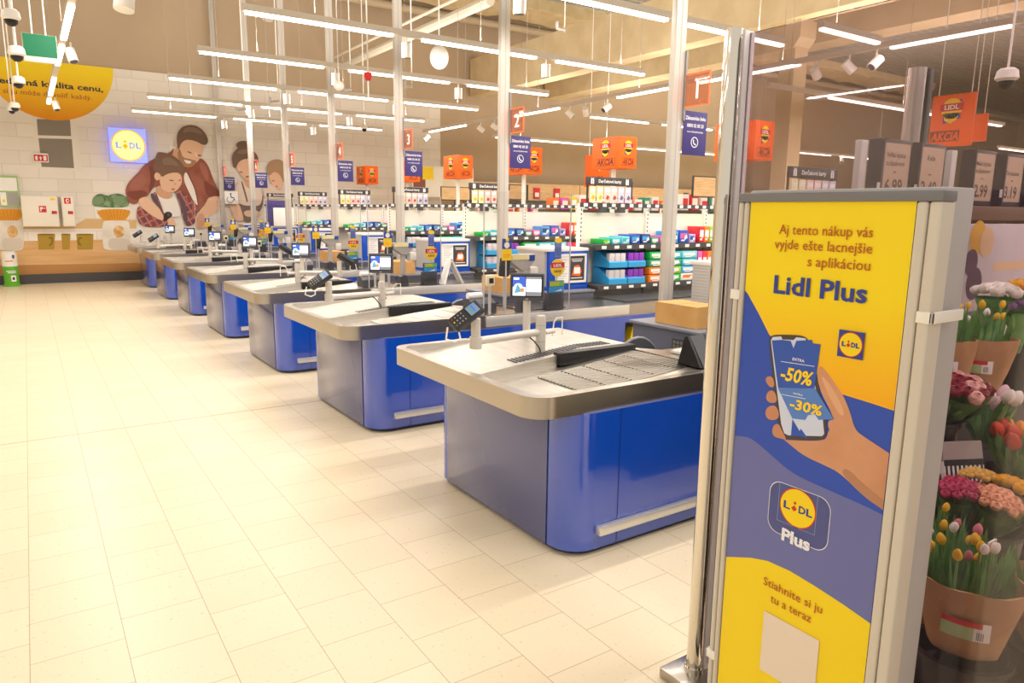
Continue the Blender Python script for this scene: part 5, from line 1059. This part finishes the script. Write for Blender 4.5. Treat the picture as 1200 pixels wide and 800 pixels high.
def rose(mb, p, r, m_, d=(0, 0, 1)):
    q = Vector(d).normalized().to_track_quat('Z', 'Y').to_matrix()
    for k, (s, tw) in enumerate(((1.0, 0), (.78, .7), (.55, 1.5), (.32, 2.2))):
        mb.lathe(p, [(.001, -.6 * r), (.65 * r * s, -.45 * r), (1.0 * r * s, .05 * r), (1.0 * r * s, .5 * r + k * .1 * r), (.86 * r * s, .78 * r + k * .1 * r), (.7 * r * s, .78 * r + k * .1 * r), (.6 * r * s, .4 * r)], m_, 14, q, lambda a, j, tw=tw: 1 + .09 * math.cos(5 * a + tw * 3 + j * .5))
fc = dict(yellow='#f2c21c', pink='#d97a8a', white='#f3efe6', red='#cf3a22', magenta='#c23a66', peach='#f0b08a', butter='#ecc566', gold='#f2b705', lilac='#e6c3cf', wine='#8e1730', blush='#eab6ac', purple='#7c4a8c', orange='#ee9a2a')
fm = {k: noise_colour(mat('petal_' + k, v, .45), v, v, 5) for k, v in fc.items()}
def tulips(c, r0, r1, h, label, heads, seed, colours, tagged=True, lh=.16, group='wrapped tulip bunches', tint=None, view=(-.92, -.38), nleaf=60):
    random.seed(seed); x, y, z = c
    t = thing('tulip_bunch', label, 'flowers', c, group)
    wob = lambda a, j: 1 + .05 * math.cos(3 * a + seed) + .035 * math.sin(7 * a + j)
    mb = MB(); mb.lathe(c, [(r0 * .8, 0), (r0, .015), (r0 * .9 + r1 * .2, h * .35), (r1 * .97, h * .8), (r1, h + .0), (r1 * .97, h), (r1 * .93, h * .8), (r0 * .9, h * .4)], kraft, 30, None, wob); mb.build('paper_wrap', t)
    mb = MB()
    for i in range(nleaf):
        a = random.uniform(0, 2 * PI); q = r1 * .86 * math.sqrt(random.random())
        b = (x + q * .8 * math.cos(a), y + q * .8 * math.sin(a), z + h * .55); e = (x + q * 1.05 * math.cos(a), y + q * 1.05 * math.sin(a), z + h + lh * random.uniform(.3, .85))
        leaf(mb, b, e, random.uniform(.018, .03), random.uniform(-.02, .03), leafm)
    mb.build('leaves', t, smooth=60)
    for i in range(heads):
        a = random.uniform(0, 2 * PI); q = r1 * .85 * math.sqrt(random.random()); col = colours[i % len(colours)]
        p = Vector((x + q * math.cos(a), y + q * math.sin(a), z + h + lh * random.uniform(.35, .85))); mb = MB()
        tulip_head(mb, p, (math.cos(a) * .25, math.sin(a) * .25, 1), .0135 * random.uniform(.85, 1.15), fm[col]); mb.cyl(p - Vector((0, 0, lh * .6 + h * .3)), p, .004, leafm, 6); mb.build('tulip', t)
    if tagged:
        vx, vy = Vector((view[0], view[1])).normalized(); rr = (r0 * .9 + r1 * .2) * .5 + r1 * .53
        f = Frame((x + vx * rr, y + vy * rr, z + h * .52), (vy * -1 * -1 if False else -vy, vx, 0), (vx * -.12, vy * -.12, 1)); f = Frame(f.o + Vector((vx, vy, 0)) * .004, (-vy, vx, 0), (0, 0, 1))
        mb = MB()
        for k in range(6):
            for (y0, y1, m_) in ((-.03, .012, mat('tag_green', '#b4cf95', .5) if k < 4 else whitep), (.012, .03, red if k < 5 else whitep)):
                xa, xb = -.065 + k * .0217, -.065 + (k + 1) * .0217; g = lambda q: -.5 * q * q / max(rr, .05)
                mb.add([f.at(xa, y0, g(xa)), f.at(xb, y0, g(xb)), f.at(xb, y1, g(xb)), f.at(xa, y1, g(xa))], [(0, 1, 2, 3)], m_)
        for k in range(5): mb.rect(f, .030 + k * .004, -.022, .032 + k * .004, .004, dark, 1, -.0005 if False else .0012)
        mb.build('care_label', t, smooth=0)
    return t
bucket((2.40, .93, .012), .11, .135, .21, 'black bucket on the floor under the front tulip bunch')
tulips((2.40, .93, .23), .10, .15, .25, 'kraft wrapped tulip bunch with label at the bottom, in front', 13, 5, ['yellow', 'yellow', 'pink', 'white', 'yellow'], lh=.14)
bucket((2.69, .78, .012), .11, .135, .21, 'black bucket at the lower right edge of the photo')
tulips((2.69, .78, .215), .10, .15, .22, 'kraft wrapped tulip bunch at the right edge, bottom row', 8, 9, ['yellow', 'purple', 'yellow', 'pink'], tagged=False)
tulips((2.62, 1.16, .142), .09, .125, .28, 'kraft wrapped tulip bunch standing behind the front bunch', 8, 13, ['white', 'yellow', 'yellow', 'pink'], tagged=False, lh=.17)
bucket((2.98, 1.17, .14), .14, .165, .29, 'wide black bucket holding the rose bunches, middle row')
def posy(c, r, n, col, label, seed, fr_=.026, sleeve=True, tilt=(0, 0), h=.25):
    random.seed(seed); x, y, z = c; t = thing('rose_bunch', label, 'flowers', c, 'cut flower bunches')
    ax_ = Vector((tilt[0], tilt[1], 1)).normalized(); q = ax_.to_track_quat('Z', 'Y').to_matrix()
    mb = MB().lathe(c, [(.02, -h), (.035, -h * .6), (r * .8, -.03), (r * .9, 0)], leafm, 14, q)
    for i in range(14):
        a = random.uniform(0, 2 * PI); leaf(mb, Vector(c) + q @ Vector((r * .4 * math.cos(a), r * .4 * math.sin(a), -h * .5)), Vector(c) + q @ Vector((r * 1.1 * math.cos(a), r * 1.1 * math.sin(a), -.01)), .035, .01, leafm)
    mb.build('foliage', t, smooth=60)
    for i in range(n):
        a = i * 2.4; rr = r * .92 * math.sqrt((i + .4) / n); p = Vector(c) + q @ Vector((rr * math.cos(a), rr * math.sin(a), .02 + .03 * (1 - (rr / r) ** 2)))
        mb = MB(); rose(mb, p, fr_ * random.uniform(.85, 1.1), fm[col if isinstance(col, str) else col[i % len(col)]], q @ Vector((.35 * rr / r * math.cos(a), .35 * rr / r * math.sin(a), 1))); mb.build('flower', t)
    if sleeve: MB().lathe(c, [(.04, -h * .9), (r * .95, -.02), (r * 1.12, .05)], cello, 24, q, lambda a, j: 1 + .04 * math.sin(9 * a)).build('clear_sleeve', t)
    return t
posy((2.885, 1.20, .545), .075, 22, 'magenta', 'bunch of magenta flowers in clear sleeve, middle row left', 3, .019, True, (-.2, -.1))
posy((2.93, 1.085, .53), .08, 20, 'peach', 'bunch of peach roses in the wide black bucket', 4, .020, True, (-.12, -.35))
posy((3.04, 1.20, .56), .07, 24, 'butter', 'bunch of pale yellow flowers behind the peach roses', 5, .016, False, (.1, .1))
posy((3.09, 1.10, .54), .075, 14, 'gold', 'bunch of golden yellow flowers at the right edge, middle row', 6, .024, False, (.3, -.2))
bucket((3.16, 1.43, .46), .06, .08, .29, 'slim black vase under the wine red and pink bouquet', 'flower_vase')
posy((3.20, 1.37, .87), .10, 18, ['wine', 'wine', 'blush', 'blush', 'wine', 'blush'], 'bouquet of wine red and blush flowers leaning over its vase', 7, .03, True, (-.15, -.3), .2)
posy((3.06, 1.42, .80), .035, 5, 'butter', 'small yellow bunch half hidden by the grey gate panel', 8, .022, False, (-.3, -.2), .12)
bucket((3.42, 1.20, .14), .10, .13, .40, 'black bucket holding the red tulips, right edge')
def loose_tulips(c, r, n, cols, label, seed, s=.026, lh=.2):
    random.seed(seed); x, y, z = c; t = thing('tulip_bunch', label, 'flowers', c, 'unwrapped tulip bunches'); mb = MB()
    for i in range(26):
        a = random.uniform(0, 2 * PI); leaf(mb, (x + .03 * math.cos(a), y + .03 * math.sin(a), z), (x + r * 1.1 * math.cos(a), y + r * 1.1 * math.sin(a), z + lh * random.uniform(.6, 1.05)), .045, .02, leafm)
    mb.build('leaves', t, smooth=60)
    for i in range(n):
        a = i * 2.4 + seed; q = r * math.sqrt((i + .5) / n); p = Vector((x + q * math.cos(a), y + q * math.sin(a), z + lh * random.uniform(.65, .9))); mb = MB(); mb.cyl((x + q * .3 * math.cos(a), y + q * .3 * math.sin(a), z), p, .004, leafm, 6); tulip_head(mb, p, (math.cos(a) * .4, math.sin(a) * .4, 1), s, fm[cols[i % len(cols)]]); mb.build('tulip', t)
loose_tulips((3.40, 1.20, .52), .10, 12, ['red', 'red', 'orange', 'red'], 'red and orange tulips in a black bucket, right edge', 2)
loose_tulips((3.45, 1.36, .62), .09, 9, ['lilac', 'lilac', 'white'], 'pale lilac tulips behind the red tulips', 5, .026, .22)
t = thing('striped_sleeve', 'striped black and white printed sleeve between bouquet and lower flowers', 'sleeve', (3.10, 1.30, .50)); f = Frame((3.10, 1.275, .57), (.9, -.44, 0), (.25, .3, .85))
mb = MB()
for a, b, c2, d, m_ in ((-.09, -.06, .09, .05, whitep), (-.09, .05, .09, .13, mat('sleeve_grey', '#a59b95', .4))): mb.add([f.at(a, b), f.at(c2, b), f.at(c2, d), f.at(a, d), f.at(a, b, -.03), f.at(c2, b, -.03), f.at(c2, d, -.03), f.at(a, d, -.03)], [(0, 1, 2, 3), (7, 6, 5, 4), (0, 4, 5, 1), (1, 5, 6, 2), (2, 6, 7, 3), (3, 7, 4, 0)], m_)
for k in range(9): mb.rect(f, -.085 + k * .02, -.058, -.075 + k * .02, .03, black, 1)
mb.rect(f, -.09, .03, .09, .055, black, 2); mb.build('sleeve', t, smooth=0)
bucket((3.50, 1.60, .66), .09, .11, .16, 'black bucket under the left brown bunch, top row')
bucket((3.75, 1.60, .66), .09, .11, .16, 'black bucket under the right brown bunch, top row')
tulips((3.49, 1.59, .80), .09, .125, .25, 'kraft wrapped tulip bunch with label, top row left', 6, 21, ['yellow', 'yellow', 'pink'], lh=.18)
tulips((3.74, 1.55, .78), .10, .15, .26, 'kraft wrapped tulip bunch with label, top row right', 8, 22, ['yellow', 'yellow', 'white'], lh=.17)
bucket((4.05, 1.66, .66), .10, .12, .30, 'black bucket at the back of the top row')
posy((4.04, 1.62, 1.20), .11, 13, 'white', 'round white flowers at the back of the top row', 31, .03, False, (0, 0), .25)
posy((4.22, 1.56, 1.22), .09, 12, ['orange', 'gold'], 'orange and yellow flowers at the back, right edge', 32, .028, False, (0, 0), .25)
posy((4.02, 1.50, 1.14), .05, 6, 'purple', 'few purple flowers before the white ones, top row', 33, .02, False, (0, 0), .2)
bucket((4.25, 1.60, .66), .08, .10, .30, 'black bucket under the orange and yellow flowers')
tag(MB().box(2.70, 1.012, .33, 2.78, 1.018, .47, whitep).box(2.735, 1.014, .14, 2.745, 1.018, .33, white).build('price_ticket', at=(2.74, 1.0, .14)), 'small white price ticket beside the wide black bucket', 'price ticket')
for o in S.objects:
    if '_at' in o: del o['_at']
